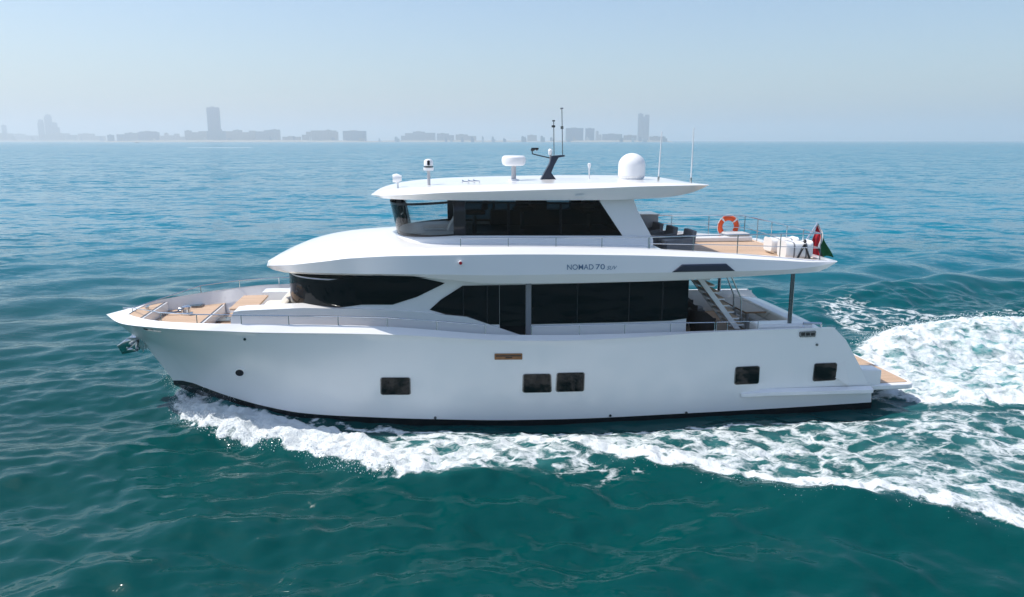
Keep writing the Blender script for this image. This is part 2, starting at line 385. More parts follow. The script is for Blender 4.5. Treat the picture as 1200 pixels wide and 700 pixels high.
# side box beside the steps + transom
zb_ = P(1033,433,2.42)[2]
for s in (1, -1):
    mb = MB(); x_a = P(1004,431,2.42)[0]; x_b = P(1033,440,2.42)[0]
    mb.prism([(x_a-.5, -s*2.42, zp-.1), (x_b, -s*2.42, zp-.1), (x_b, -s*2.42, zb_-.02), (x_a-.3, -s*2.42, zb_+.05)], (0, s*.45, 0))
    mb.build('platform_locker', GEL, yacht, bevel=.03)
xt = P(950,383,2.5)[0]
# transom wall and its central steps
mb = MB(); mb.prism([(xt-.1, -2.45, ZCK-.3), (xp0+.55, -2.45, zp+.02), (xp0-.2, -2.45, zp-.2), (xt-.5, -2.45, ZCK-.3)], (0, 4.9, 0)); mb.build('transom', GEL, yacht)

# ---- stern coaming & sofa (transverse, aft of cockpit)
XS = P(977,383.6,2.68)[0]; zs = float(sheer_z(XS-.5))
prof = [(XS-.78, ZCK), (XS-.70, zs-.25), (XS-.60, zs-.10), (XS-.36, zs-.06), (XS-.06, zs-.10), (XS+.16, zs-.22), (XS+.32, zs-.5), (XS+.58, zs-1.0), (XS+.76, zp+.03)]
mb = MB(); rows = []
for y in np.linspace(-2.60, 2.60, 27):
    t = abs(y)/2.6; dx = -.10*t**4; rows.append([(x+dx, y*.995, z-.16*t**6 if z > ZCK+.2 else z) for x, z in prof])
mb.grid(rows)
for y, r in ((-2.52, rows[0]), (2.52, rows[-1])): mb.add(r, [tuple(range(len(r)))])
mb.build('stern_coaming', GEL, yacht, angle=40)
xf = XS-.98
mb = MB(); mb.box((xf-.28, -1.95, ZCK+.01), (XS-.80, 2.2, ZCK+.36)); so = mb.build('cockpit_sofa', GEL, yacht, bevel=.04)
for k in range(3):
    y0 = -1.9+k*1.35; mb = MB(); mb.box((xf-.3, y0, ZCK+.365), (XS-.86, y0+1.31, ZCK+.46)); mb.build('seat_cushion', M['beige'], so, bevel=.05)
    mb = MB(); mb.prism([(XS-.93, y0, ZCK+.46), (XS-.80, y0, ZCK+.46), (XS-.66, y0, zs-.02), (XS-.80, y0, zs-.02)], (0, 1.31, 0)); mb.build('back_cushion', M['beige'], so, bevel=.04)
mb = MB(); mb.box((P(884,380,2.4)[0], -2.56, ZCK), (XS-.5, -2.05, zs+.09)); mb.build('sofa_arm', GEL, yacht, bevel=.06)
# chrome hawse on the stern coaming
mb = MB(); a = P(941,383,2.55); b = P(962,383,2.55); h = np.array([0, 0, .10]); 
mb.tube([a, a+h, b+h*.9, b], .03, 8); mb.build('mooring_fairlead', M['steel'], yacht)

# ---- main deck house
HB = 2.22
zS = P(580,333,HB)[2]+.05                                   # soffit level
def plan(nose, b, run, xe, n=28):
    """plan curve from the centreline nose round to the side and straight aft (port)"""
    out = []
    for t in np.linspace(0, math.pi/2, n): out.append((nose+run*(1-math.cos(t)**.9), b*math.sin(t)**.75))
    for x in np.linspace(nose+run, xe, 70)[1:]: out.append((x, b))
    return np.array(out)
pl = plan(XNOSE+.03, HB, 2.0, XHE)
def wall(pl, zlo, zhi, name, m, parent, close_aft=True):
    mb = MB(); full = np.concatenate([np.stack([pl[:, 0], pl[:, 1]], 1)[::-1], np.stack([pl[1:, 0], -pl[1:, 1]], 1)])
    lo = [(x, y, zlo) for x, y in full]; hi = [(x, y, zhi) for x, y in full]; mb.grid([lo, hi])
    if close_aft: mb.add([lo[0], lo[-1], hi[-1], hi[0]], [(0, 1, 2, 3)])
    return mb.build(name, m, parent)
def soffit_z(x): return np.interp(x, [r[0] for r in SOF], [r[1] for r in SOF])
SOF = [(P(341,320,0.3)[0], P(341,320,1.4)[2]), (P(480,323,2.6)[0], P(480,323,2.6)[2]), (P(560,331,2.6)[0], P(560,331,2.6)[2]), (P(800,328,2.6)[0], P(800,328,2.6)[2])]
house = wall(pl, ZSD-.1, zS+.15, 'deckhouse', GEL, yacht)
def strip(pl, x_a, x_b, ftop, fbot, out, name, m, parent, both=True, n=6, front=False):
    """window strip lying on the wall: top and bottom as functions of x, pushed out a little"""
    P2 = [tuple(q) for q in pl]
    d = np.concatenate([[0], np.cumsum(np.hypot(np.diff(pl[:, 0]), np.diff(pl[:, 1])))])
    q = np.linspace(0, d[-1], 500); X = np.interp(q, d, pl[:, 0]); Y = np.interp(q, d, pl[:, 1])
    k = (X >= x_a) & (X <= x_b); X, Y = X[k], Y[k]
    if not front:
        X = np.concatenate([[x_a], X, [x_b]]); Y = np.concatenate([[np.interp(x_a, pl[:, 0], pl[:, 1])], Y, [np.interp(x_b, pl[:, 0], pl[:, 1])]])
    gx = np.gradient(X); gy = np.gradient(Y); L = np.hypot(gx, gy)+1e-9; nx, ny = -gy/L, gx/L
    res = []
    if front: sides = [0]
    else: sides = [1, -1] if both else [1]
    for s in sides:
        mb = MB()
        if front:
            XX = np.concatenate([X[::-1], X[1:]]); YY = np.concatenate([Y[::-1], -Y[1:]]); NX = np.concatenate([nx[::-1], nx[1:]]); NY = np.concatenate([ny[::-1], -ny[1:]])
        else: XX, YY, NX, NY = X, -s*Y, nx, -s*ny
        T = ftop(XX); B = fbot(XX)
        rows = [[(x+a*out, y+b*out, bz+(tz-bz)*v) for x, y, a, b, tz, bz in zip(XX, YY, NX, NY, T, B)] for v in np.linspace(0, 1, n)]
        mb.grid(rows); res.append(mb.build(name, m, parent))
    return res
def fx(pts, b):
    A = np.array([P(x, y, b) for x, y in pts]); return lambda X, A=A: np.interp(X, A[:, 0], A[:, 2])
# forward window: the nose part lies on the centreline, so measure there
n_t = P(341.5,321.4,0)[2]; n_b = P(344,352,0)[2]
sA = np.array([P(x, y, HB) for x, y in [(372,322.4),(430,323.2),(484,323.8),(521.5,331.7)]]); sB = np.array([P(x, y, HB) for x, y in [(372,357.2),(460,357),(488.5,348),(521.5,331.9)]])
xm = XNOSE+2.0
ft = lambda X: np.where(X < xm, n_t+(np.interp(xm, sA[:, 0], sA[:, 2])-n_t)*np.clip((X-XNOSE)/2, 0, 1), np.interp(X, sA[:, 0], sA[:, 2]))
fb = lambda X: np.where(X < xm, n_b+(np.interp(xm, sB[:, 0], sB[:, 2])-n_b)*np.clip((X-XNOSE)/2, 0, 1)**.8, np.interp(X, sB[:, 0], sB[:, 2]))
_ft0 = ft; ft = lambda X: np.maximum(_ft0(X), np.interp(X, [P(470,322,HB)[0], P(492,324,HB)[0]], [zS+.12, 0]))
strip(pl, -99, P(521.5,331.7,HB)[0], ft, fb, .02, 'front_window', M['glass'], house, front=True)
t2 = fx([(503.6,362.8),(516.8,351),(542,334.8),(620,333.6),(720,331),(806,328.4)], HB); b2 = fx([(503.6,363),(557.6,378.6),(570,380.2),(622,380),(720,377.8),(785.7,375.7),(806,372.8)], HB)
xd0, xd1, xd2 = P(585.5,360,HB)[0], P(616,360,HB)[0], P(622,360,HB)[0]
strip(pl, P(503.6,362.8,HB)[0], xd0-.012, t2, b2, .02, 'saloon_window', M['glass'], house)
o = strip(pl, xd2+.012, XHE+.02, t2, b2, .02, 'saloon_window', M['glass'], house)
strip(pl, xd0, xd1-.01, t2, lambda X: np.full_like(X, ZSD+.02), .025, 'side_door', M['glass'], house)
for s in (1, -1):
    for px in (543, 571, 676.5, 737, 776):
        x = P(px, 355, HB)[0]; mb = MB(); tz, bz = float(t2(x)), float(b2(x)); mb.box((x-.012, -s*(HB+.024)-.003, bz+.02), (x+.012, -s*(HB+.024)+.003, tz-.02)); mb.build('window_joint', M['black'], house)
    mb = MB(); mb.box((xd1, -s*(HB+.03)-.03, ZSD), (xd2, -s*(HB+.03)+.03, zS)); mb.build('door_post', M['post'], house)
# aft saloon doors
mb = MB(); mb.box((XHE+.005, -2.05, ZCK+.02), (XHE+.03, 2.05, zS-.02)); o = mb.build('saloon_door', M['glass'], house)
mb = MB(); mb.box((XHE+.031, -.03, ZCK+.05), (XHE+.045, .03, zS-.05)); mb.build('door_handle', M['steel'], o)
# sloped white base under the forward glass
mb = MB(); full = np.concatenate([pl[::-1], pl[1:]*np.array([1, -1])])
gx = np.gradient(full[:, 0]); gy = np.gradient(full[:, 1]); L = np.hypot(gx, gy); nx, ny = gy/L, -gx/L
rows = []; tp = lambda x: float(np.clip((XNOSE+3.2-x)/2.6, 0, 1))
for o_, z in ((.24, z3-.1), (.20, float(n_b)-.28), (.12, float(n_b)-.12), (.03, float(n_b)-.02), (0, float(n_b))):
    rows.append([(x+a*(o_*tp(x)+.004), y+b*(o_*tp(x)+.004), z-.18*min(1, max(0, (x-XNOSE)/2))) for x, y, a, b in zip(full[:, 0], full[:, 1], nx, ny) if x < XNOSE+3.4])
mb.grid(rows); mb.build('window_ledge', GEL, house, angle=50)
# side ledge under saloon windows (the low white step seen behind the rail)
# ---- foredeck lounge
zl = P(300,360.5,2.1)[2]; xl0 = P(271,372,2.1)[0]
mb = MB()
for s in (1, -1):
    pr = [(xl0, z3), (xl0+.02, zl-.22), (xl0+.10, zl-.06), (xl0+.3, zl-.03), (XNOSE+.6, zl+.0), (XNOSE+2.0, zl-.06), (XNOSE+3.2, zl-.16), (XNOSE+4.6, zl-.34), (XNOSE+6.4, ZSD+.25), (XNOSE+8.0, ZSD+.02), (XNOSE+8.0, ZSD)]
    ob = [min(2.30, sheer_b(x)-.30) for x, z in pr]
    if s < 0: pr = [(x, min(z, max(z3, float(sheer_z(x))-.06))) for x, z in pr]
    A = [np.array([x, -s*b, z]) for (x, z), b in zip(pr, ob)]; B_ = [np.array([x, -s*(b-.62 if x < XNOSE+.7 else b-.18), z]) for (x, z), b in zip(pr, ob)]
    mb = MB(); mb.grid([A, B_]); mb.add(A, [tuple(range(len(A)))]); mb.add(B_, [tuple(range(len(A)))[::-1]])
    mb.build('lounge_coaming', GEL, yacht, angle=45)
mb = MB(); mb.box((xl0+.9, -1.55, z3+.01), (XNOSE-.05, 1.55, z3+.02))
mb.build('lounge_floor', M['nonskid'], yacht)
mb = MB(); mb.box((XNOSE-.95, -1.55, z3+.021), (XNOSE+.25, 1.55, z3+.42)); o = mb.build('lounge_sofa', M['beige'], yacht, bevel=.06)
for s in (1, -1):
    mb = MB(); mb.box((xl0+.95, -s*1.1-.45, z3+.02), (XNOSE-1.0, -s*1.1+.45, z3+.40)); mb.build('seat_cushion', M['beige'], o, bevel=.06)
mb = MB(); mb.box((XNOSE-.28, -1.5, z3+.43), (XNOSE+.0, 1.5, z3+.80)); mb.build('back_cushion', M['beige'], o, bevel=.08)
# deck hatches, windlass, cleat
def hatch(px, z, lx, ly, name='deck_hatch'):
    c = PZ(px[0], px[1], z); mb = MB(); mb.prism(rounded([(c[0]-lx, c[1]-ly, z), (c[0]+lx, c[1]-ly, z), (c[0]+lx, c[1]+ly, z), (c[0]-lx, c[1]+ly, z)], .06), (0, 0, .04))
    o = mb.build(name, M['dsteel'], yacht); mb = MB(); mb.prism(rounded([(c[0]-lx+.04, c[1]-ly+.04, z+.041), (c[0]+lx-.04, c[1]-ly+.04, z+.041), (c[0]+lx-.04, c[1]+ly-.04, z+.041), (c[0]-lx+.04, c[1]+ly-.04, z+.041)], .05), (0, 0, .006)); mb.build('hatch_pane', M['hatch'], o)
hatch((227,357.5), z2+.005, .32, .42); hatch((263,375.5), z3+.005, .22, .30)
c = PZ(217,369,z2); mb = MB(); mb.lathe([(.16, 0), (.16, .05), (.10, .07), (.09, .16), (.13, .18), (.13, .23), (.05, .26)], (c[0]+.05, c[1], z2)); o = mb.build('windlass', M['steel'], yacht)
mb = MB(); mb.box((c[0]-.25, c[1]+.15, z2+.0), (c[0]+.05, c[1]+.40, z2+.16)); mb.build('windlass_motor', M['steel'], o, bevel=.04)
mb = MB(); mb.tube([(c[0]-.1, c[1]+.02, z2+.10), (c[0]-.5, c[1]-.0, z2+.05), (c[0]-1.1, c[1]+.1, z2+.04)], .025, 6); mb.build('anchor_chain', M['dsteel'], o)
def cleat(x, y, z, along):
    a = np.array(along, float); c = np.array([x, y, z]); mb = MB(); up = np.array([0, 0, .09])
    mb.tube([c-a*.16+up*1.1, c+up, c+a*.16+up*1.1], [.016, .024, .016], 8)
    for k in (-.06, .06): mb.tube([c+a*k, c+a*k+up], .02, 8)
    mb.build('cleat', M['steel'], yacht)
cleat(c_in[0, 0]+.35, 0.1, z1, (0, 1, 0))
# anchor in its bow roller
c0 = P(155,404,0)
mb = MB()
mb.tube([P(150,388,0)+np.array([.5, 0, 0]), P(158,396,0), P(164,405,0)], [.05, .06, .06], 8)
anchor = mb.build('anchor', M['steel'], yacht)
for s in (1, -1):
    mb = MB(); a = P(165,398,0)+np.array([0, 0, .06]); t1 = P(153,393.5,0); t2_ = P(142,402,0); t3_ = P(146,413,0); t4 = P(163,411,0)
    y = np.array([0, -s*.30, 0]); sm = np.array([0, -s*.03, 0])
    mb.add([a+sm, t1+y*.8, t2_+y, t3_+y*.6, t4+sm*2, (t2_+t4)/2+sm], [(0, 1, 5), (1, 2, 5), (2, 3, 5), (3, 4, 5), (4, 0, 5)])
    o = mb.build('anchor_fluke', M['steel'], anchor, angle=15); md = o.modifiers.new('solid', 'SOLIDIFY'); md.thickness = .035
mb = MB(); 
for s in (1, -1): mb.prism([P(166,391,0)+[0, -s*.12, 0], P(173,399,0)+[0, -s*.12, 0], P(170,412,0)+[0, -s*.12, 0], P(164,404,0)+[0, -s*.12, 0]], (0, s*.03, 0))
mb.build('bow_roller', M['steel'], yacht, bevel=.01)

# ---- upper deck "brow"
Nb = 120
bA = curve([(316.5,314.2,0),(319.5,316,.55),(328,318.2,1.1),(341,320.3,1.6),(394,322.4,2.42),(440,323,2.66),(476,323.6,2.72),(520,327.5,2.70),(580,332.5,2.68),(660,332,2.68),(740,330.3,2.68),(807,328,2.68),(861,325,2.64),(920,321.5,2.58),(957,319,2.48),(971,313.5,2.44),(979,308.5,2.42)], Nb)
bB = curve([(314,313.4,0),(318.5,314.6,.65),(328,316.6,1.25),(341,318.6,1.75),(394,320.6,2.56),(440,321.2,2.80),(476,321.6,2.86),(520,322,2.88),(580,322.8,2.90),(660,321.8,2.90),(740,320.3,2.90),(786,319.7,2.90),(861,318.2,2.85),(920,316.3,2.75),(957,312.5,2.6),(980.5,307.2,2.5)], Nb)
bC = curve([(312.6,312,0),(316.5,311.4,.65),(326,311.2,1.28),(345,310.3,1.90),(380,306.5,2.45),(410,303,2.66),(480,299.9,2.82),(580,298.6,2.86),(734,299.3,2.86),(800,301,2.86),(860,303,2.81),(917,305.6,2.71),(955,307.4,2.58),(981.5,306.6,2.48)], Nb)
bC2 = curve([(313,310.2,0),(318,308,.62),(328,306.8,1.22),(347,304.8,1.82),(380,302.4,2.36),(410,300,2.58),(480,297.2,2.74),(580,295.6,2.80),(734,296.8,2.80),(800,298.8,2.80),(860,301,2.76),(917,304.2,2.66),(955,306.4,2.54),(981,306.2,2.46)], Nb)
bD = curve([(314,307.6,0),(321,303.9,.55),(332,300.8,1.05),(350,297.6,1.6),(380,295.2,2.1),(420,293.4,2.38),(480,291.6,2.55),(540,289.8,2.64),(600,289.6,2.68),(740,291.6,2.70),(817,295.2,2.70),(917,301.8,2.55),(960,305.2,2.45),(980,305.8,2.42)], Nb)
ctr = np.array([P(x, y, -.5) for x, y in [(314.5,306.5),(319,302),(330,295.5),(347,288),(372,280.8),(400,276.6),(426,273.6),(457,269)]])
xw0 = P(470,272,1.0)[0]; zfl = P(600,289.6,2.7)[2]+.02
cx_ = np.concatenate([ctr[:, 0], [xw0+.4, xw0+1.2, bD[-1, 0]]]); cz_ = np.concatenate([ctr[:, 2], [ctr[-1, 2]+.03, ctr[-1, 2]-.0, bD[-1, 2]]])
xrec = P(757,290,1.9)[0]                                      # the sunken aft deck starts here
K = 16; mb = MB(); rows = [bA, bB, bC, bC2, bD]
dome = []
iend = int(np.searchsorted(bD[:, 0], xrec))
for i in range(1, K+1):
    v = i/K; r = bD.copy(); r[:, 1] = bD[:, 1]*(1-v)
    zc_ = np.interp(bD[:, 0], cx_, cz_); zc_ = np.where(bD[:, 0] > P(540,289,2.6)[0], np.minimum(zc_, bD[:, 2]+.03), zc_)
    zc_ = np.where((bD[:, 0] > xw0) , np.interp(bD[:, 0], [xw0, P(534,289,2.6)[0]], [np.interp(xw0, cx_, cz_), 0])*(bD[:, 0] < P(534,289,2.6)[0])+np.where(bD[:, 0] >= P(534,289,2.6)[0], bD[:, 2]+.03, 0), zc_)
    k = (bD[:, 0] > xw0) & (bD[:, 0] < P(534,289,2.6)[0])
    s_ = (bD[:, 0]-xw0)/(P(534,289,2.6)[0]-xw0)
    zc_ = np.where(k, np.interp(xw0, cx_, cz_)*(1-s_)+(bD[:, 2]+.03)*s_, zc_)
    r[:, 2] = bD[:, 2]+(zc_-bD[:, 2])*(1-(1-v)**2.0)
    dome.append(r)
for f in (lambda a: a, mir):
    mb.grid([f(r) for r in rows])
    mb.grid([f(r[:iend+1]) for r in [bD]+dome])
# soffit
mb.grid([bA, mir(bA)])
for f in (lambda a: a, mir): pass
a = [r[-1] for r in rows]; mb.add(a+[mir(q) for q in a[::-1]], [tuple(range(2*len(a)))])
brow = mb.build('upper_deck', GEL, yacht, angle=24)
# sunken aft deck: coaming inner edge, lining, teak
RD = .30
inn = bD[iend:].copy(); inn[:, 1] = -(np.abs(inn[:, 1])-.16); inn[-1, 0] -= .12
xend = inn[-1, 0]-.45; inn[:, 0] = np.minimum(inn[:, 0], xend+.3)
zfd = lambda x: np.interp(x, bD[:, 0], bD[:, 2])-RD*np.clip((bD[-1, 0]-x)/3, .15, 1)
low = inn.copy(); low[:, 2] = zfd(low[:, 0])
mb = MB()
for f in (lambda a: a, mir): mb.grid([f(bD[iend:]), f(inn), f(low)])
mb.add([inn[-1], mir(inn[-1]), mir(low[-1]), low[-1]], [(0, 1, 2, 3)]); mb.add([bD[-1], mir(bD[-1]), mir(inn[-1]), inn[-1]], [(0, 1, 2, 3)])
mb.add([dome[-1][iend], *[d[iend] for d in dome[::-1][1:]], bD[iend], inn[0], low[0], low[0]*[1, 0, 1]], [tuple(range(K+4))])
mb.add([mir(q) for q in [dome[-1][iend], *[d[iend] for d in dome[::-1][1:]], bD[iend], inn[0], low[0], low[0]*[1, 0, 1]]], [tuple(range(K+4))])
mb.build('aft_deck_coaming', GEL, brow, angle=30)
lw = low.copy(); lw[:, 2] += 0.0
mb = MB(); mb.grid([lw*[1, 1, 1], lw*[1, .5, 1], lw*[1, 0, 1], lw*[1, -.5, 1], lw*[1, -1, 1]]); mb.build('aft_deck_teak', M['teak'], brow)
def fas(px, py, out=0.0):
    """point of the port fascia between curves bB and bC"""
    p = P(px, py, 2.9)
    for _ in range(4):
        zb, zt = np.interp(p[0], bB[:, 0], bB[:, 2]), np.interp(p[0], bC[:, 0], bC[:, 2])
        yb, yt = -np.interp(p[0], bB[:, 0], bB[:, 1]), -np.interp(p[0], bC[:, 0], bC[:, 1])
        v = (p[2]-zb)/(zt-zb); b = yb+(yt-yb)*v; p = P(px, py, b)
    return p+np.array([0, -out, 0])
for s in (1, -1):
    f = (lambda p: p) if s > 0 else mir
    tops_ = [fas(799+(850.6-799)*i/20, 310-i/20, .012) for i in range(21)]; bots_ = [fas(787.5+(861-787.5)*i/20, 319.1-1.4*i/20, .012) for i in range(21)]
    mb = MB(); mb.grid([[f(b_+(t_-b_)*v) for t_, b_ in zip(tops_, bots_)] for v in np.linspace(0, 1, 5)]); o = mb.build('air_intake', M['navy'], brow); md = o.modifiers.new('solid', 'SOLIDIFY'); md.thickness = .02; md.offset = 0
# lettering on the fascia
def lettering(body, p0, p1, h, name, shear=0, wide=1.0):
    cu = bpy.data.curves.new(name, 'FONT'); cu.body = body; cu.size = 1; cu.shear = shear; cu.extrude = .004; cu.offset = .003
    to = bpy.data.objects.new(name, cu); col.objects.link(to); bpy.context.view_layer.update()
    me = bpy.data.meshes.new_from_object(to.evaluated_get(bpy.context.evaluated_depsgraph_get())); col.objects.unlink(to); bpy.data.objects.remove(to)
    xs = [v.co.x for v in me.vertices]; ys = [v.co.y for v in me.vertices]; x0, x1, y0, y1 = min(xs), max(xs), min(ys), max(ys)
    u = (p1-p0); 
    for v in me.vertices:
        a = (v.co.x-x0)/(x1-x0); b = (v.co.y-y0)/(y1-y0)
        q = p0+u*a; zq = q[2]+b*h
        zb, zt = np.interp(q[0], bB[:, 0], bB[:, 2]), np.interp(q[0], bC[:, 0], bC[:, 2])
        yb, yt = -np.interp(q[0], bB[:, 0], bB[:, 1]), -np.interp(q[0], bC[:, 0], bC[:, 1])
        y = -(yb+(yt-yb)*(zq-zb)/(zt-zb))
        v.co = Vector((q[0], y-.004-v.co.z*.5, zq))
    me.materials.clear(); me.materials.append(M['letter']); o = bpy.data.objects.new(name, me); col.objects.link(o); o.parent = brow; return o
hL = (fas(680,310)-fas(680,316.2))[2]
lettering('NOMAD', fas(664.5,316.4), fas(695.5,316.0), hL, 'name_lettering'); lettering('70', fas(698,315.9), fas(708.8,315.8), hL, 'name_lettering')
lettering('SUV', fas(711,316.2), fas(723.2,316.0), hL*.72, 'name_lettering', .4)
# red side light and courtesy lights
p = fas(539.6,308, .0); mb = MB(); mb.tube([p+np.array([0, .02, 0]), p+np.array([0, -.07, 0])], .05, 12); o = mb.build('side_light', M['white'], brow)
mb = MB(); mb.tube([p+np.array([0, -.071, 0]), p+np.array([0, -.085, 0])], .038, 12); mb.build('red_lens', M['red'], o)

# ---- wheelhouse
WB = 1.92
xn_t = P(457,234,0)[0]; xn_b = P(465.5,270.5,0)[0]; xwe = P(763,285,WB)[0]
z_gt = P(560,235.6,WB)[2]; z_gb = P(560,276.8,WB)[2]
plb = plan(xn_b, WB, 1.5, xwe, 24); plt_ = plan(xn_t, WB, 1.5, xwe, 24)
def full_plan(p): return np.concatenate([p[::-1], p[1:]*np.array([1, -1])])
fb_, ft_ = full_plan(plb), full_plan(plt_)
zgb = lambda x: np.interp(x, [xn_b, xn_b+1.5, xwe], [P(465.5,271,0)[2], P(520,276.4,WB)[2], P(720,277,WB)[2]])
zgt = lambda x: np.interp(x, [xn_t, xn_t+1.5, xwe], [P(457,234.6,0)[2], P(510,236,WB)[2], P(720,237.5,WB)[2]])
mb = MB(); base = []
for o_, dz in ((.20, -.45), (.16, -.10), (.09, -.03), (.0, 0.0)):
    g0 = np.gradient(fb_[:, 0]); g1 = np.gradient(fb_[:, 1]); L = np.hypot(g0, g1); base.append([(x+b/L_*o_, y-a/L_*o_, zgb(x)+dz) for (x, y), a, b, L_ in zip(fb_, g0, g1, L)])
mb.grid(base); wh = mb.build('wheelhouse', GEL, yacht, angle=50)
def band(u0, u1, name, m, parent, v0=0.0, v1=1.0, out=0.0, side=None):
    """strip of the wheelhouse glass band between side stations x=u0..u1 (None = round the nose)"""
    res = []
    n = len(plb)
    def pt(x, s, v):
        yb = np.interp(x, plb[:, 0], plb[:, 1]); xt_ = x+(xn_t-xn_b)*max(0, 1-(x-xn_b)/1.5) if x < xn_b+1.5 else x
        yt = np.interp(xt_, plt_[:, 0], plt_[:, 1]); a = np.array([x, -s*(yb+out), zgb(x)]); b = np.array([xt_, -s*(yt+out), zgt(xt_)]); return a+(b-a)*v
    if u0 is None:
        xs = np.unique(np.concatenate([plb[plb[:, 0] < u1][:, 0], [u1]])); seq = [(x, -1) for x in xs[::-1]]+[(x, 1) for x in xs[1:]]
        mb = MB(); mb.grid([[pt(x, s, v) for x, s in seq] for v in np.linspace(v0, v1, 5)]); return [mb.build(name, m, parent)]
    for s in (1, -1):
        xs = np.linspace(u0, u1, 8); mb = MB(); mb.grid([[pt(x, s, v) for x in xs] for v in np.linspace(v0, v1, 4)]); res.append(mb.build(name, m, parent))
    return res
xp_ = P(531.5,255,WB)[0]; xq_ = P(545.5,255,WB)[0]; xr_ = P(703,255,WB)[0]
band(None, xp_, 'windscreen', M['clear'], wh, .05, .93)
band(None, xp_, 'windscreen_frame', M['black'], wh, 0, .05, .005); band(None, xp_, 'windscreen_frame', M['black'], wh, .93, 1, .005)
for o in band(xp_, xq_, 'window_post', M['black'], wh, 0, 1, .004): o.modifiers.new('s', 'SOLIDIFY').thickness = .08
# rear side windows end on a slanted edge
for s in (1, -1):
    bq = lambda px, py: np.array(P(px, py, WB))*[1, s, 1]
    mb = MB(); mb.add([bq(545.5,277), bq(729.5,277), bq(703.5,237.6), bq(545.5,236)], [(0, 1, 2, 3)]); mb.build('side_window', M['tint'], wh)
    mb = MB()
    for (a, b, c, d) in (((545.5,276.9),(729.5,277),(728,274.6),(545.5,274.2)), ((545.5,238.6),(704.5,239.8),(703.2,237.6),(545.5,236))):
        mb.prism([bq(*a), bq(*b), bq(*c), bq(*d)], (0, s*.05, 0))
    for x in (596, 657):
        mb.prism([bq(x-1.6,275), bq(x+1.6,275), bq(x+1.6,238), bq(x-1.6,238)], (0, s*.05, 0))
    mb.build('window_frame', M['black'], wh)
    mb = MB(); mb.prism([bq(730,277.2), bq(703.3,237.2), bq(703,232), bq(742,232), bq(748,248), bq(763.5,277), bq(764,292), bq(545,292), bq(545,277.2)], (0, s*.12, 0)); mb.build('wheelhouse_pillar', GEL, wh, bevel=.012)
xb = P(742,262,WB)[0]
mb = MB(); mb.box((xb-.03, -WB+.1, zfl), (xb, WB-.1, z_gt)); mb.build('aft_bulkhead', M['glass'], wh)
# interior: floor, dashboard, ceiling, far lining, helm seats
zi = zfl+.06
mb = MB(); mb.grid([[(x, -y*.96, zi) for x, y in plb[plb[:, 0] < xb]], [(x, y*.96, zi) for x, y in plb[plb[:, 0] < xb]]]); mb.build('cabin_floor', M['black'], wh)
zdash = float(zgb(xn_b+1))+.02
mb = MB(); dp = plb[plb[:, 0] < xn_b+1.75]; mb.grid([[(x+.06, -y*.95, zdash+.0) for x, y in dp], [(x+.06, y*.95, zdash+.0) for x, y in dp]]); mb.add([(xn_b+1.8, -1.8, zi), (xn_b+1.8, 1.8, zi), (xn_b+1.8, 1.8, zdash), (xn_b+1.8, -1.8, zdash)], [(0, 1, 2, 3)]); mb.build('dashboard', M['dashtop'], wh)
mb = MB(); c = PZ(515, 268, zdash); mb.prism(rounded([(c[0]-.45, c[1]-.5, zdash+.01), (c[0]+.35, c[1]-.5, zdash+.01), (c[0]+.35, c[1]+.5, zdash+.01), (c[0]-.45, c[1]+.5, zdash+.01)], .2, 6), (0, 0, .05)); mb.build('chart_table', M['lgrey'], wh)
def helm_seat(px, y, m):
    c = P(px, 262, -y); x = c[0]; z0 = zi
    mb = MB(); mb.tube([(x, y, z0), (x, y, z0+.5)], .06, 10); o = mb.build('helm_seat', M['dsteel'], wh)
    mb = MB(); mb.box((x-.25, y-.25, z0+.5), (x+.28, y+.25, z0+.62)); mb.build('seat', m, o, bevel=.04)
    mb = MB(); mb.prism([(x+.18, y-.23, z0+.62), (x+.34, y-.23, z0+.62), (x+.46, y-.18, z0+1.28), (x+.34, y-.18, z0+1.28)], (0, .42, 0)); mb.build('backrest', m, o, bevel=.05)
helm_seat(556, -.35, M['wicker']); helm_seat(612, .5, M['wicker']); helm_seat(690, -.4, M['wicker'])
for a_, b_ in ((604, 640), (668, 680), (706, 735)):
    mb = MB(); mb.box((P(a_,260,-1.6)[0], 1.5, zi), (P(b_,260,-1.6)[0], 1.82, z_gt)); mb.build('cabin_locker', M['black'], wh)
mb = MB(); mb.box((P(575,260,-1.6)[0], 1.45, zi), (P(735,260,-1.6)[0], 1.84, z_gb+.34)); mb.build('cabin_counter', M['black'], wh)
mb = MB(); x = P(507,262,0)[0]; mb.prism([(x+.35, -.9, zdash), (x+.95, -.9, zdash), (x+.75, -.9, zdash+.34), (x+.55, -.9, zdash+.36)], (0, .55, 0)); mb.build('instrument_pod', M['lgrey'], wh, bevel=.02)

# ---- hardtop
Nh = 90
hE = curve([(441,230.8,0),(446,232,.85),(457,233.4,1.4),(480,234.2,1.85),(520,234.8,2.08),(580,235,2.15),(714,234.6,2.15),(755,233.2,2.12),(785,230.8,2.06),(812,225.4,1.98),(828,218.6,1.92)], Nh)
hF = curve([(435,228.7,0),(440,228.9,.85),(452,229.2,1.5),(480,228.4,2.05),(520,226.2,2.28),(600,223.8,2.36),(694,221,2.36),(763,218.4,2.30),(812,217.4,2.15),(831,217.2,2.05)], Nh)
hG = curve([(436,227,0),(443,224.8,.75),(456,222.8,1.3),(480,220.8,1.8),(520,218.6,2.08),(600,216.2,2.18),(694,214.6,2.18),(763,214.4,2.14),(812,215.6,2.05),(830,216.5,2.0)], Nh)
hc = np.array([P(x, y, -.8) for x, y in [(440,225.2),(448,222),(473,217),(520,213.8),(600,209.9),(640,208.4),(694,207.8),(763,208.8),(812,212.6),(830,216)]])
top = []
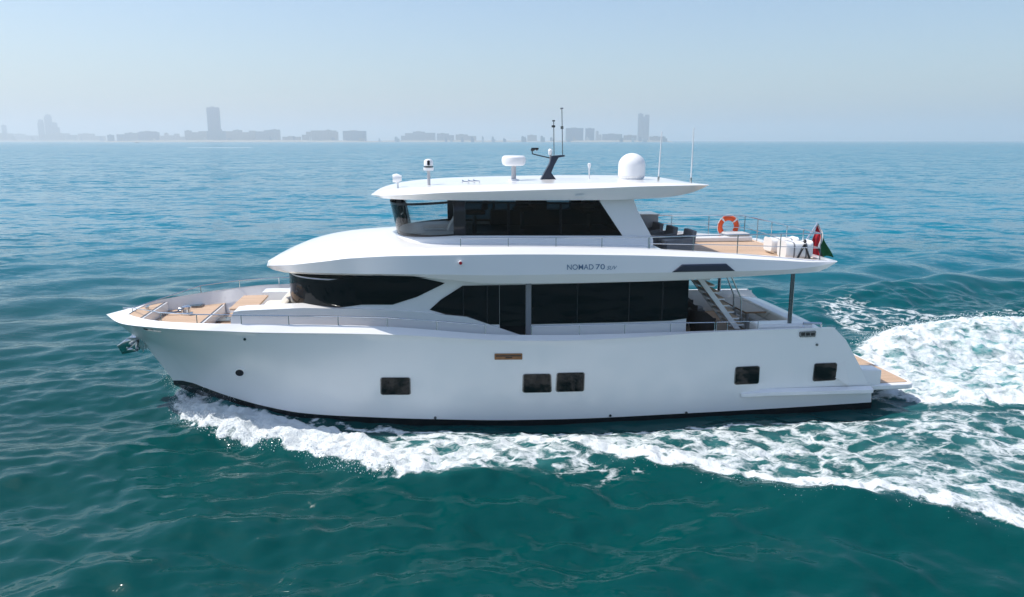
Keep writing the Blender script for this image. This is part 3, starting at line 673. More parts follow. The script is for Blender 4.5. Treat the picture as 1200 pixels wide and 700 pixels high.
for i in range(1, 11):
    v = i/10; r = hG.copy(); r[:, 1] *= (1-v); zc_ = np.interp(hG[:, 0], hc[:, 0], hc[:, 2]); zc_[0] = hG[0, 2]; r[:, 2] = hG[:, 2]+(zc_-hG[:, 2])*(1-(1-v)**2); top.append(r)
mb = MB()
for f in (lambda a: a, mir): mb.grid([f(r) for r in [hE, hF, hG]+top])
mb.grid([hE, mir(hE)])
a = [hE[-1], hF[-1], hG[-1]]+[t[-1] for t in top]; mb.add(a+[mir(q) for q in a[:-1][::-1]], [tuple(range(2*len(a)-1))])
ht = mb.build('hardtop', GEL, yacht, angle=24)
def topz(x, y=0.0): 
    zg = np.interp(x, hG[:, 0], hG[:, 2]); z0 = np.interp(x, hc[:, 0], hc[:, 2]); b = np.interp(x, hG[:, 0], -hG[:, 1]); v = 1-min(1, abs(y)/b); return float(zg+(z0-zg)*(1-(1-v)**2))
def roofpt(px, py, y=0.0): 
    p = P(px, py, -y); return np.array([p[0], y, topz(p[0], y)])
# bow search light
p = roofpt(466,214); h = P(466,209,0)[2]
mb = MB(); mb.tube([p, [p[0], 0, h-.02]], .025, 8); o = mb.build('search_light', M['white'], ht)
mb = MB(); mb.tube([(p[0]-.13, 0, h+.0), (p[0]-.02, 0, h+.0), (p[0]+.11, 0, h)], [.10, .125, .07], 14); mb.build('lamp_head', M['white'], o)
# thermal camera
p = roofpt(502.5,212); h = P(502.5,200,0)[2]
mb = MB(); mb.tube([p, [p[0], 0, h]], .045, 10); o = mb.build('night_camera', M['lgrey'], ht)
mb = MB(); zt = P(502.5,186.4,0)[2]; H_ = zt-h; mb.lathe([(.13, 0), (.14, H_*.12), (.14, H_*.25)], (p[0], 0, h)); mb.build('camera_base', M['white'], o)
mb = MB(); mb.lathe([(.12, H_*.26), (.12, H_*.40)], (p[0], 0, h)); mb.build('camera_collar', M['dsteel'], o)
mb = MB(); mb.lathe([(.125, H_*.41), (.12, H_*.8), (.09, H_*.94), (.03, H_)], (p[0], 0, h)); o2 = mb.build('camera_head', M['white'], o)
for k in (.58, .76): mb = MB(); mb.tube([(p[0]+.0, -.10, h+H_*k), (p[0], -.135, h+H_*k)], .04, 10); mb.build('camera_lens', M['black'], o2)
# horns (chrome trumpets lying on the roof)
for k, px in enumerate((549, 556, 562)):
    p = roofpt(px,213,-.5); mb = MB(); mb.tube([p+[.0, 0, .05], p+[-.12, 0, .055], p+[-.17, 0, .06]], [.015, .02, .05], 8); mb.tube([p, p+[0, 0, .05]], .015, 6); mb.build('horn', M['steel'], ht)
# radar
p = roofpt(602,208); zt, zb2 = P(602,182.6,0)[2], P(602,194.4,0)[2]
mb = MB(); mb.tube([p, [p[0], 0, zb2]], .065, 12); o = mb.build('radar', M['lgrey'], ht)
mb = MB(); mb.lathe([(.24, 0), (.31, .04), (.335, (zt-zb2)*.55), (.32, (zt-zb2)*.85), (.27, (zt-zb2))], (p[0], 0, zb2), 28); mb.build('radome', M['white'], o)
mb = MB(); mb.lathe([(.15, 0), (.14, .03), (.07, .05)], tuple(p)); mb.build('radar_foot', M['white'], o)
# dark instrument mast
def pp(px, py): return P(px, py, 0.0)
mb = MB(); pol = [pp(633,209), pp(651.5,208.6), pp(645.5,202.5), pp(649,194), pp(654,184.8), pp(661.5,183.6), pp(661,181.6), pp(646,182.6), pp(643.5,192)]
q = [np.array(a)+[0, -.10, 0] for a in pol]; q[0][2] -= .05; q[1][2] -= .05; mb.prism(q, (0, .2, 0)); mast = mb.build('instrument_mast', M['navy'], ht, bevel=.015)
mb = MB(); mb.tube([pp(644,185.2), pp(629,181.8), pp(623.8,180.4), pp(623.6,176.6)], .018, 6); an = mb.build('wind_vane_arm', M['black'], mast)
mb = MB(); a = pp(622,175.8); mb.tube([a, pp(625.5,176.2)], .03, 6); b = pp(626.5,174.6)
for k in range(3):
    t = k*2.1; mb.lathe([(.01, -.05), (.05, -.02), (.055, .03)], tuple(b+np.array([.06*math.cos(t), .06*math.sin(t), 0])), 8)
mb.build('anemometer', M['black'], an)
mb = MB(); a, b = pp(649.3,182), pp(648.8,142); mb.tube([a, b], .012, 6); o = mb.build('whip_antenna', M['dsteel'], mast); mb = MB(); mb.tube([pp(648.5,149.5), pp(648.6,147)], .05, 8); mb.tube([pp(648.8,142.5), pp(648.8,141)], .04, 8); mb.build('antenna_tip', M['black'], o)
mb = MB(); a, b = pp(659.3,182), pp(658.4,127); mb.tube([a, b], .012, 6); o = mb.build('whip_antenna', M['dsteel'], mast); mb = MB(); mb.tube([pp(658.6,151.5), pp(658.6,148)], .04, 8); mb.tube([pp(656.6,127.4), pp(660,127.2)], .02, 8); mb.build('antenna_tip', M['dsteel'], o)
mb = MB(); a = pp(644.5,193.5); b = pp(644.8,182); mb.tube([a, b], .02, 8); o = mb.build('mast_light', M['lgrey'], mast); mb = MB(); mb.lathe([(.04, 0), (.06, .05), (.06, .13), (.03, .17)], tuple(pp(644.8,182))); mb.build('lamp_head', M['white'], o)
# gps mushroom
p = roofpt(690.5,209); mb = MB(); b = P(690.5,198,0); mb.tube([p, b], .018, 8); o = mb.build('gps_antenna', M['antenna'], ht)
mb = MB(); mb.lathe([(.02, -.02), (.035, .02), (.05, .08), (.045, .12), (.02, .135)], tuple(P(690.5,197,0)), 12); mb.build('antenna_head', M['white'], o)
# satellite dome
p = roofpt(740,210); zt = P(740,179.6,0)[2]; zb2 = p[2]
mb = MB(); h = zt-zb2; r = .375
prof = [(r*.86, 0), (r*.94, h*.08), (r, h*.12), (r*1.0, h*.52)]+[(r*math.cos(t), h*.52+h*.48*math.sin(t)) for t in np.linspace(.1, 1.5, 12)]
mb.lathe(prof, (p[0], 0, zb2), 36); o = mb.build('satellite_dome', M['white'], ht)
mb = MB(); mb.lathe([(r*1.004, h*.125), (r*1.004, h*.135)], (p[0], 0, zb2), 36); mb.build('dome_joint', M['lgrey'], o)
# two white whips aft
for (a, b, y) in (((771.5,209.5), (775.6,154.5), -1.2), ((809.5,213), (813.2,150), -1.4)):
    p = P(*a, -y); q = P(*b, -y); p[2] = topz(p[0], y)
    mb = MB(); mb.tube([p, p+(q-p)*.1], .03, 8); o = mb.build('whip_antenna', M['steel'], ht); mb = MB(); mb.tube([p+(q-p)*.1, q], [.018, .012], 6); mb.build('antenna_rod', M['antenna'], o)
mb = MB()
q = [fas_ for fas_ in (P(674,228.8,2.28), P(685,228.6,2.28), P(685,230.4,2.26), P(674,230.6,2.26))]
mb.prism([p+np.array([0, -.012, 0]) for p in q], (0, .03, 0)); mb.build('courtesy_light', M['white'], ht)

# ---- railings
def railing(name, tops, bases, r=.013, mids=(), parent=yacht, m='steel', closed=False):
    """handrail through tops; every stanchion a sub-part"""
    mb = MB(); mb.tube(tops, r, 7); 
    o = mb.build(name, M[m], parent)
    for k in mids:
        mb = MB(); mb.tube([t*(k)+b*(1-k) for t, b in zip(map(np.array, tops), map(np.array, bases))], r*.75, 6); mb.build('mid_rail', M[m], o)
    for t, b in zip(tops, bases):
        mb = MB(); mb.tube([t, b], r*.85, 6); mb.build('stanchion', M[m], o)
    return o
def cap_pt(px):
    i = 0
    A = c_in; bb = None
    p = None
    # x on the inner sheer whose projection is px
    pr = []
    for a in A[::2]:
        wv = boat2world(a)-C_; d = wv@F_; pr.append(CXP+FPX*(wv@X_)/d)
    return np.array([np.interp(px, pr, A[::2, k]) for k in range(3)])
rl = [(154,361.2),(189,366.5),(231,368.6),(283,369.6),(338.6,370.2),(396.5,371),(454,372.4),(512,376.4),(568.6,381)]
tops, bases = [], []
for px, py in rl:
    b = cap_pt(px); b = b+np.array([0, .0, .0]); t = P(px, py, -b[1]); t = np.array([b[0], b[1], t[2]]); tops.append(t); bases.append(b)
nose_t = np.array([P(138,353.4,0)[0]+.1, 0, tops[0][2]+.02])
for s in (1, -1):
    f = (lambda a: a) if s > 0 else mir
    tt = [f(t) for t in tops]; bb = [f(b) for b in bases]
    railing('bow_rail', tt, bb)
mb = MB(); a0 = tops[0]; mb.tube([a0, np.array([a0[0]-.18, a0[1]*.6, a0[2]+.01]), np.array([a0[0]-.24, a0[1]*.25, a0[2]+.02]), np.array([a0[0]-.24, -a0[1]*.25, a0[2]+.02]), np.array([a0[0]-.18, -a0[1]*.6, a0[2]+.01]), mir(a0)], .013, 7); mb.build('pulpit_rail', M['steel'], yacht)
rl = [(623,382.6),(679,381.2),(732,380),(785.7,378.8),(837,378)]
for s in (1, -1):
    tops, bases = [], []
    for px, py in rl:
        b = cap_pt(px); t = P(px, py, -b[1]); t[0] = b[0]; f = (lambda a: a) if s > 0 else mir; tops.append(f(t)); bases.append(f(b))
    railing('side_rail', tops, bases)
    tops, bases = [], []
    for px, py in [(839,377.8),(852,377.4),(888,376.6)]:
        b = cap_pt(px); t = P(px, py, -b[1]); t[0] = b[0]; f = (lambda a: a) if s > 0 else mir; tops.append(f(t)); bases.append(f(b))
    railing('gate_rail', tops, bases)
# upper deck rails: low beside the wheelhouse, higher round the aft deck
def edge_pt(px, py):
    pr = []
    for a in bD:
        wv = boat2world(a)-C_; d = wv@F_; pr.append(CXP+FPX*(wv@X_)/d)
    e = np.array([np.interp(px, pr, bD[:, k]) for k in range(3)]); e[1] += .07; t = P(px, py, -e[1]); return e, np.array([e[0], e[1], t[2]])
for s in (1, -1):
    f = (lambda a: a) if s > 0 else mir
    A = [edge_pt(*q) for q in [(540,279.6),(596,278.8),(652,278.6),(706,278.5),(760.5,278.2)]]
    railing('upper_side_rail', [f(a[1]) for a in A], [f(a[0]) for a in A])
    A = [edge_pt(*q) for q in [(762,278),(813,276.8),(865,275.2),(915,274.4),(962,273.8)]]
    railing('aft_deck_rail', [f(a[1]) for a in A], [f(a[0]) for a in A], mids=(.45,), r=.015)
A = edge_pt(962,273.8)
ys = np.linspace(A[1][1], -A[1][1], 6)
railing('transverse_rail', [np.array([A[1][0], y, A[1][2]]) for y in ys], [np.array([A[0][0], y, A[0][2]]) for y in ys], mids=(.45,), r=.015)
# overhang posts
for s in (1, -1):
    a = P(929.6,321,2.42); b = P(924.6,384,2.42); a[0] = b[0] = (a[0]+b[0])/2; b[2] = sheer_z(b[0]); a[2] += .06
    f = (lambda q: q) if s > 0 else mir
    mb = MB(); mb.tube([f(b), f(a)], .055, 14); o = mb.build('overhang_post', M['dsteel'], yacht); mb = MB(); mb.lathe([(.09, 0), (.09, .02), (.06, .035)], tuple(f(b)), 16); mb.build('post_base', M['steel'], o)
# ---- stairs up to the aft deck
SB = 1.75
a, b = P(815.5,325,SB), P(861,386,SB); b2_ = b.copy()
mb = MB(); 
mb.prism([a+[0, 0, 0], a+[.17, 0, 0], b+[.17, 0, 0], b+[0, 0, 0]], (0, .06, 0)); stair = mb.build('boarding_stair', GEL, yacht, bevel=.01)
mb = MB(); mb.prism([a+[0, .86, 0], a+[.10, .86, 0], b+[.10, .86, 0], b+[0, .86, 0]], (0, .05, 0)); mb.build('stringer', GEL, stair, bevel=.01)
for k in range(8):
    t = (k+.35)/8; c = a+(b-a)*t
    mb = MB(); mb.box((c[0]+.04, -SB+.07, c[2]-.045), (c[0]+.38, -SB+.85, c[2]-.005)); o = mb.build('stair_tread', GEL, stair, bevel=.01)
    mb = MB(); mb.box((c[0]+.05, -SB+.09, c[2]-.004), (c[0]+.365, -SB+.83, c[2]+.012)); mb.build('tread_teak', M['teak'], o)
mb = MB(); h1 = [P(854,324,SB-.1), P(868.5,350,SB-.1), P(868,386,SB-.1)]; h1[0][2] += .15; mb.tube(h1, .022, 8); mb.build('stair_handrail', M['steel'], stair)
mb = MB(); h2 = [P(849,324,SB-.9), P(860,346,SB-.9), P(859.5,366,SB-.9)]; h2[0][2] += .15; mb.tube(h2, .022, 8); mb.build('stair_handrail', M['steel'], stair)

# ================================================================== loose things on board (top-level)
def on_board(name, p, label, cat, group=None, rz=0.0):
    return empty(name, tuple(boat2world(np.array(p, float))), label, cat, group, PSI+rz)
def table(name, corners, z, zd, label, wood):
    c = sum(corners)/4; t = on_board(name, (c[0], c[1], zd), label, 'table')
    mb = MB(); loc = rounded([np.array([q[0]-c[0], q[1]-c[1], z-zd]) for q in corners], .05); mb.prism([p-[0, 0, .05] for p in loc], (0, 0, .05)); mb.build('table_top', wood, t, bevel=.008)
    for y in (-.45, .45):
        mb = MB(); mb.tube([(0, y, .02), (0, y, z-zd-.05)], [.05, .05], 12); o = mb.build('pedestal', M['lgrey'], t); mb = MB(); mb.lathe([(.16, 0), (.16, .015), (.06, .03)], (0, y, 0), 16); mb.build('pedestal_foot', M['steel'], o)
    return t
zt_ = 2.72
q = [PZ(280.2,352.4,zt_), PZ(308,351.6,zt_), PZ(325.3,336.8,zt_), PZ(295,335.6,zt_)]
cx0 = sum(p[0] for p in q)/4; ws = .34; ln = .88
table('foredeck_table', [np.array([cx0-ws, -ln, zt_]), np.array([cx0+ws, -ln, zt_]), np.array([cx0+ws, ln, zt_]), np.array([cx0-ws, ln, zt_])], zt_, z3+.02, 'sunlit teak-topped table on the open foredeck ahead of the deckhouse', M['teak'])
zt2 = 2.28
cx1 = 7.10
table('cockpit_table', [np.array([cx1-.32, -1.02, zt2]), np.array([cx1+.32, -1.02, zt2]), np.array([cx1+.32, 1.02, zt2]), np.array([cx1-.32, 1.02, zt2])], zt2, ZCK+.002, 'shaded brown teak table beside the stair in the covered aft cockpit', M['vteak'])
def tub_chair(p, rz, label, m, group):
    t = on_board('tub_chair', p, label, 'chair', group, rz); t.scale = (1.15, 1.15, 1.12)
    mb = MB(); mb.lathe([(.26, .12), (.31, .20), (.32, .40), (.30, .42)], (0, 0, 0), 20); mb.build('seat', m, t)
    mb = MB(); rows = []
    for z, r, in ((.30, .32), (.55, .36), (.78, .38), (.80, .36), (.78, .34), (.45, .30)):
        rows.append([(r*math.cos(a), r*math.sin(a), z if abs(a-math.pi) < 1.0 else z-(z-.30)*.35*min(1, (abs(a-math.pi)-1.0)/.6)) for a in np.linspace(math.pi-1.75, math.pi+1.75, 22)])
    mb.grid(rows); mb.build('backrest', m, t)
    mb = MB(); mb.lathe([(.25, .42), (.27, .45), (.27, .50), (.24, .52)], (0, 0, 0), 18); mb.build('seat_cushion', M['grey'], t)
    for a in range(4):
        mb = MB(); x, y = .2*math.cos(a*math.pi/2+.78), .2*math.sin(a*math.pi/2+.78); mb.tube([(x*1.1, y*1.1, 0), (x, y, .14)], .02, 6); mb.build('leg', M['dsteel'], t)
    return t
xc = P(822,368,1.4)[0]
tub_chair((xc+.25, -.95, ZCK+.002), .3, 'dark woven tub chair by the saloon door, nearer the port rail', M['wicker'], 'dark tub chairs in the cockpit')
tub_chair((xc+.55, 0.75, ZCK+.002), -.2, 'dark woven tub chair behind the stair, beside the far bulwark', M['wicker'], 'dark tub chairs in the cockpit')
tub_chair((xc+.05, 1.35, ZCK+.002), .1, 'dark woven tub chair in the far forward corner of the cockpit', M['wicker'], 'dark tub chairs in the cockpit')
# loungers behind the wheelhouse
def lounger(p, rz, label):
    t = on_board('woven_armchair', p, label, 'armchair', 'grey woven armchairs behind the wheelhouse', rz); t.scale = (.95, .95, .86)
    mb = MB(); mb.box((-.36, -.36, .12), (.36, .36, .36)); mb.build('seat_base', M['grey'], t, bevel=.03)
    mb = MB(); mb.box((-.30, -.28, .365), (.34, .28, .48)); mb.build('seat_cushion', M['lgrey'], t, bevel=.04)
    mb = MB(); mb.prism([(-.42, -.36, .12), (-.28, -.36, .12), (-.36, -.36, .80), (-.50, -.36, .80)], (0, .72, 0)); mb.build('backrest', M['grey'], t, bevel=.03)
    for s in (-1, 1):
        mb = MB(); mb.prism([(-.36, s*.36-.05, .12), (.38, s*.36-.05, .12), (.38, s*.36-.05, .50), (-.40, s*.36-.05, .62)], (0, .10, 0)); mb.build('armrest', M['grey'], t, bevel=.025)
    for a in ((-.3, -.3), (.3, -.3), (.3, .3), (-.3, .3)):
        mb = MB(); mb.tube([(*a, 0), (*a, .12)], .025, 6); mb.build('leg', M['dsteel'], t)
xl = P(787,283,1.2)[0]; zd_ = float(zfd(xl))+.003
lounger((xl+.05, -1.35, zd_), math.pi, 'grey woven armchair nearest the port rail with its back to the stern')
lounger((xl-.15, -.45, zd_), math.pi, 'grey woven armchair in the middle of the row behind the wheelhouse')
lounger((xl-.25, .5, zd_), math.pi, 'grey woven armchair farthest from the port rail')
# dark folded screen / bar unit behind the wheelhouse, attached to it
p1 = P(765,275,-.9)
mb = MB(); x = P(761,270,-.8)[0]; mb.box((x-.35, .9, zd_), (x+.3, 1.7, P(761,252.5,-.9)[2])); o = mb.build('bar_cabinet', M['lgrey'], yacht, bevel=.02)
mb = MB(); mb.box((x-.37, .88, P(761,252.5,-.9)[2]+.001), (x+.33, 1.72, P(761,252.5,-.9)[2]+.04)); mb.build('bar_top', GEL, o, bevel=.01)
# far settee on aft deck
xq0, xq1 = P(800,282,-2.0)[0], P(878,280,-2.0)[0]; zz = float(zfd(xq0))
mb = MB(); mb.box((xq0, 1.75, zz), (xq1, 2.5, zz+.16)); o = mb.build('aft_deck_settee', GEL, yacht, bevel=.04)
mb = MB(); mb.box((xq0+1.4, 1.78, zz+.161), (xq1-.05, 2.40, zz+.25)); mb.build('seat_cushion', M['lgrey'], o, bevel=.05)
# life ring on the far rail
c = P(853,265.4,-2.50); lr = on_board('life_ring', (c[0], 2.48, c[2]), 'orange life ring with white bands hung on the aft upper rail', 'life ring')
mb = MB(); nr, nm = 40, 12; Rr, rr = .275, .085
rows = [[((Rr+rr*math.cos(2*math.pi*j/nm))*math.cos(2*math.pi*i/nr), rr*.75*math.sin(2*math.pi*j/nm), (Rr+rr*math.cos(2*math.pi*j/nm))*math.sin(2*math.pi*i/nr)) for j in range(nm)] for i in range(nr)]
mb.grid(rows, closed_u=True, closed_v=True); mb.build('ring', M['orange'], lr)
for k in range(4):
    mb = MB(); a0 = k*math.pi/2+.75
    rows = [[((Rr+(rr+.004)*math.cos(2*math.pi*j/nm))*math.cos(a), (rr*.75+.004)*math.sin(2*math.pi*j/nm), (Rr+(rr+.004)*math.cos(2*math.pi*j/nm))*math.sin(a)) for j in range(nm)] for a in (a0-.09, a0, a0+.09)]
    mb.grid(rows, closed_u=True); mb.build('white_band', M['white'], lr)
mb = MB(); mb.tube([((Rr+.10)*math.cos(t), -.05+.02*math.sin(4*t), (Rr+.10)*math.sin(t)) for t in np.linspace(0, 2*math.pi, 41)[:-1]], .012, 5, closed=True); mb.build('grab_line', M['fwhite'], lr)
# life-raft canisters at the aft end
def canister(p, lx, ly, h, label):
    t = on_board('life_raft_canister', p, label, 'life raft', None)
    prof = rounded([(0, -ly, .04), (0, ly, .04), (0, ly, h), (0, -ly, h)], .13, 6)
    mb = MB(); mb.grid([[np.array([x, 0, 0])+np.array(q)*[1, s, 1]+[0, 0, (1-s)*h*.5] for q in prof] for x, s in ((-lx, .86), (-lx+.06, .98), (-lx+.1, 1), (lx-.1, 1), (lx-.06, .98), (lx, .86))], closed_u=True)
    k = len(prof); mb.F.append(tuple(range(k))); mb.M.append(0); mb.F.append(tuple(range(5*k, 6*k))); mb.M.append(0)
    mb.build('canister_shell', M['white'], t, angle=45)
    for x in (-lx*.45, lx*.45):
        mb = MB(); mb.grid([[np.array([x+d, 0, 0])+np.array(q)*[1, 1.012, 1.012] for q in prof] for d in (-.02, .02)], closed_u=True); mb.build('strap', M['grey'], t)
    mb = MB()
    for s in (-1, 1): mb.box((s*lx*.7-.03, -ly, 0), (s*lx*.7+.03, ly, .05))
    mb.build('cradle', M['steel'], t)
    return t
xr0 = P(933,302,2.1)[0]; zr = float(zfd(xr0))+.003
t = canister((xr0+.05, -1.9, zr), .37, .30, .48, 'white strapped life raft canister at the aft port corner of the upper deck')
mb = MB(); 
for a, b in (((.10, .60), (-.08, .05)), ((.10, .60), (.27, .05))): mb.tube([(a[0], -.315, a[1]-.16), (b[0], -.315, b[1])], .026, 6)
mb.lathe([(.02, -.05), (.05, 0), (.02, .05)], (.10, -.315, .52), 10); mb.build('release_lanyard', M['black'], t)
canister((xr0+.25, -.7, zr), .40, .30, .42, 'white life raft canister farther inboard, half hidden behind the port one')
# flag on its staff
fa, fb2 = P(939,281.5,.3), P(957.5,263,.3); fa[2] -= .25
mb = MB(); mb.tube([fa+(fa-fb2)*.1, fb2], .03, 8); o = mb.build('flagstaff', M['steel'], yacht); mb = MB(); mb.tube([fb2, fb2+(fb2-fa)*.04], .045, 8); mb.build('staff_finial', M['steel'], o)
fl = on_board('ensign_flag', fb2, 'drooping red, green, white and black flag hanging from the angled stern staff', 'flag')
ctl = [[957, 958, 958.5, 959.2, 264], [955.5, 960, 961, 963, 272], [951.5, 958.5, 961.8, 966.5, 281], [950, 955.8, 961.8, 970, 291], [954, 958, 965, 974, 302]]
V = []; Fc = []; fm = []; nu, nv = 31, 28; fb0 = np.array(fb2, float)
tv = np.array([0, .25, .5, .75, 1.0])
for j in range(nv):
    t = j/(nv-1); cxs = [float(pchip(tv, [r[k] for r in ctl], np.array([t]))[0]) for k in range(4)]; py = float(np.interp(t, tv, [r[4] for r in ctl]))
    for i in range(nu):
        u = i/(nu-1)*3; k = min(2, int(u)); px = cxs[k]+(cxs[k+1]-cxs[k])*(u-k)
        q = P(px, py, .3)-fb0; V.append((q[0]+.03, .13*math.sin(u*2.6+t*2)*(.3+t)+.05*math.sin(t*9+u), q[2]+.04*math.sin(u*3)*t))
for j in range(nv-1):
    for i in range(nu-1):
        Fc.append((j*nu+i, j*nu+i+1, (j+1)*nu+i+1, (j+1)*nu+i)); u = (i+.5)/(nu-1)*3; t = (j+.5)/(nv-1)
        fm.append(0 if u < 1 else (1 if u > 2 else (3 if t > .72 else 2)))
me = build('flag_cloth', V, Fc, None, fl, mats=[M['fred'], M['fgreen'], M['fwhite'], M['fblack']], fm=fm)
md = me.modifiers.new('solid', 'SOLIDIFY'); md.thickness = .006

# ================================================================== SEA
def value_noise(x, y, scale, seed):
    r = np.random.default_rng(seed); T = r.random((256, 256)); fx_ = x/scale; fy_ = y/scale
    xi = np.floor(fx_).astype(int); yi = np.floor(fy_).astype(int); a = fx_-xi; b = fy_-yi; a = a*a*(3-2*a); b = b*b*(3-2*b)
    g = lambda i, j: T[(xi+i) % 256, (yi+j) % 256]
    return (g(0, 0)*(1-a)+g(1, 0)*a)*(1-b)+(g(0, 1)*(1-a)+g(1, 1)*a)*b
def fbm(x, y, scale, seed, oc=4):
    s = 0; a = 1; t = 0
    for k in range(oc): s = s+a*value_noise(x+k*13.7, y-k*7.3, scale/2**k, seed+k); t += a; a *= .55
    return s/t
STEP = .055
def axis(a, b, lim_lo, lim_hi):
    c = list(np.arange(a, b, STEP)); d = STEP; hi = [c[-1]]
    while hi[-1] < lim_hi: d *= 1.055; hi.append(hi[-1]+d)
    d = STEP; lo = [c[0]]
    while lo[-1] > lim_lo: d *= 1.055; lo.append(lo[-1]-d)
    return np.array(lo[1:][::-1]+c+hi[1:])
gx_ = axis(-14, 23, -30000, 30000); gy_ = axis(9.5, 34, -400, 30000)
XX, YY = np.meshgrid(gx_, gy_, indexing='xy'); sp = np.maximum(np.gradient(gx_)[None, :], np.gradient(gy_)[:, None])+0*XX
Zs = np.zeros_like(XX); near = (sp < 3.0)
xs_, ys_, ss_ = XX[near], YY[near], sp[near]
zz = np.zeros_like(xs_); wr = np.random.default_rng(3)
calm = .55+.9*fbm(xs_, ys_, 14, 50, 3)
for k in range(95):
    lam = .40*(7.0/.40)**(wr.random()**1.35); th = math.radians(wr.normal(-75, 34)); kx, ky = math.cos(th), math.sin(th)
    amp = .0054*lam**.88; fade = np.clip((lam/ss_-4)/4, 0, 1)
    ph = 2*math.pi*(kx*xs_+ky*ys_)/lam+wr.random()*6.28
    zz += amp*np.sin(ph+.35*np.sin(ph))*fade*calm
Zs[near] = zz*1.0
# ---- wake fields (world coordinates)
def wp(pts): return np.array([onwater(*p)[:2] for p in pts])
def seg_dist(px, py, poly, closed):
    d = np.full(px.shape, 1e9); n = len(poly); tpar = np.zeros(px.shape)
    L = 0
    for i in range(n if closed else n-1):
        a, b = poly[i], poly[(i+1) % n]; ab = b-a; l2 = ab@ab+1e-12
        t = np.clip(((px-a[0])*ab[0]+(py-a[1])*ab[1])/l2, 0, 1); dd = np.hypot(px-a[0]-t*ab[0], py-a[1]-t*ab[1])
        k = dd < d; d = np.where(k, dd, d); tpar = np.where(k, i+t, tpar)
    return d, tpar
def sdf(px, py, poly):
    d, _ = seg_dist(px, py, poly, True); ins = np.zeros(px.shape, bool); n = len(poly)
    for i in range(n):
        a, b = poly[i], poly[(i+1) % n]
        c = ((a[1] > py) != (b[1] > py)) & (px < (b[0]-a[0])*(py-a[1])/(b[1]-a[1]+1e-12)+a[0]); ins ^= c
    return np.where(ins, d, -d)
reg = (XX > -13.5) & (XX < 36) & (YY > 6) & (YY < 45)
rx, ry = XX[reg], YY[reg]
jx = rx+.5*(fbm(rx, ry, .9, 11)-.5)+.25*(fbm(rx, ry, .28, 15, 3)-.5); jy = ry+.7*(fbm(rx, ry, .9, 21)-.5)+.35*(fbm(rx, ry, .28, 25, 3)-.5)
sm = lambda d, a, b: np.clip((d-a)/(b-a), 0, 1)**2*(3-2*np.clip((d-a)/(b-a), 0, 1))
foam = np.zeros_like(rx); aer = np.zeros_like(rx); hump = np.zeros_like(rx)
bow_band = wp([(202,447),(209,482),(220,498),(250,511),(290,523),(345,531),(380,545),(420,556),(470,565),(530,565),(590,560),(640,540),(640,520),(560,512),(480,514),(420,508),(370,499),(320,490),(290,480),(255,466),(222,449)])
d1 = sdf(jx, jy, bow_band)
core = wp([(207,462),(211,482),(219,501),(240,511),(275,520),(300,524),(345,531),(385,544),(420,556),(470,566),(530,566),(560,560),(540,540),(480,524),(430,512),(390,503),(340,494),(300,487),(250,480),(225,470)])
d2 = sdf(jx, jy, core)
foam = np.maximum(foam, .78*sm(d1, -.15, .5)); foam = np.maximum(foam, (1.30-.62*np.clip((rx+3.5)/2.5, 0, 1))*sm(d2, -.2, .30))
lace = wp([(430,500),(520,499),(600,501),(700,498),(800,492),(900,487),(1022,480),(1080,474),(1210,478),(1430,484),(1430,700),(1225,640),(1150,620),(1100,611),(1050,601),(1000,602),(925,594),(850,575),(800,557),(740,552),(680,560),(600,566),(530,564),(470,562)])
d3 = sdf(jx, jy, lace)
foam = np.maximum(foam, (.44+.28*fbm(rx, ry, 2.4, 91, 3))*sm(d3, -.1, .6))
crest = wp([(590,528),(650,529),(700,541),(760,552),(810,560),(850,570),(900,580),(925,592),(1000,600),(1050,600),(1100,610),(1150,620),(1215,638),(1400,690),(1400,655),(1215,612),(1100,578),(1000,570),(925,556),(850,538),(780,524),(700,511),(620,506)])
d4 = sdf(jx, jy, crest); foam = np.maximum(foam, (.98-.20*sm(rx, 8, 14)-.22*sm(d4, .5, 1.3))*sm(d4, -.1, .4))
speck = wp([(600,525),(660,530),(720,545),(780,555),(760,572),(700,575),(640,566),(600,560)])
foam = np.maximum(foam, .40*sm(sdf(jx, jy, speck), -.1, .4))
hullside = wp([(330,490),(420,497),(600,499),(800,490),(1020,480),(1020,487),(800,499),(600,508),(420,505),(330,497)])
foam = np.maximum(foam, .66*sm(sdf(jx, jy, hullside), -.1, .25))
wash = wp([(1000,414),(1026,400),(1060,386),(1090,378),(1120,374),(1160,373),(1215,374),(1420,372),(1440,482),(1215,478),(1150,476),(1090,474),(1066,466),(1030,462)])
d5 = sdf(jx, jy, wash); foam = np.maximum(foam, (.80+.36*fbm(rx*.6+ry*.3, ry*1.2, 2.2, 95, 4)+.12*(1-sm(d5, .3, 1.5)))*sm(d5, -.4, .5)); aer = np.maximum(aer, sm(d5, -.8, 1.5))
farl = wp([(930,356),(985,350),(1040,356),(1100,362),(1215,362),(1400,361),(1400,373),(1215,376),(1120,376),(1060,388),(1000,412),(975,390)])
foam = np.maximum(foam, .47*sm(sdf(jx, jy, farl), -.3, 1.2))
aft = wp([(1023,470),(1080,470),(1215,476),(1215,560),(1100,540),(1023,500)])
aer = np.maximum(aer, .35*sm(sdf(rx, ry, aft), -.5, 2)); aer = np.maximum(aer, .35*sm(d3, -.2, 1.2)); aer = np.maximum(aer, .5*sm(d1, -.3, .6))
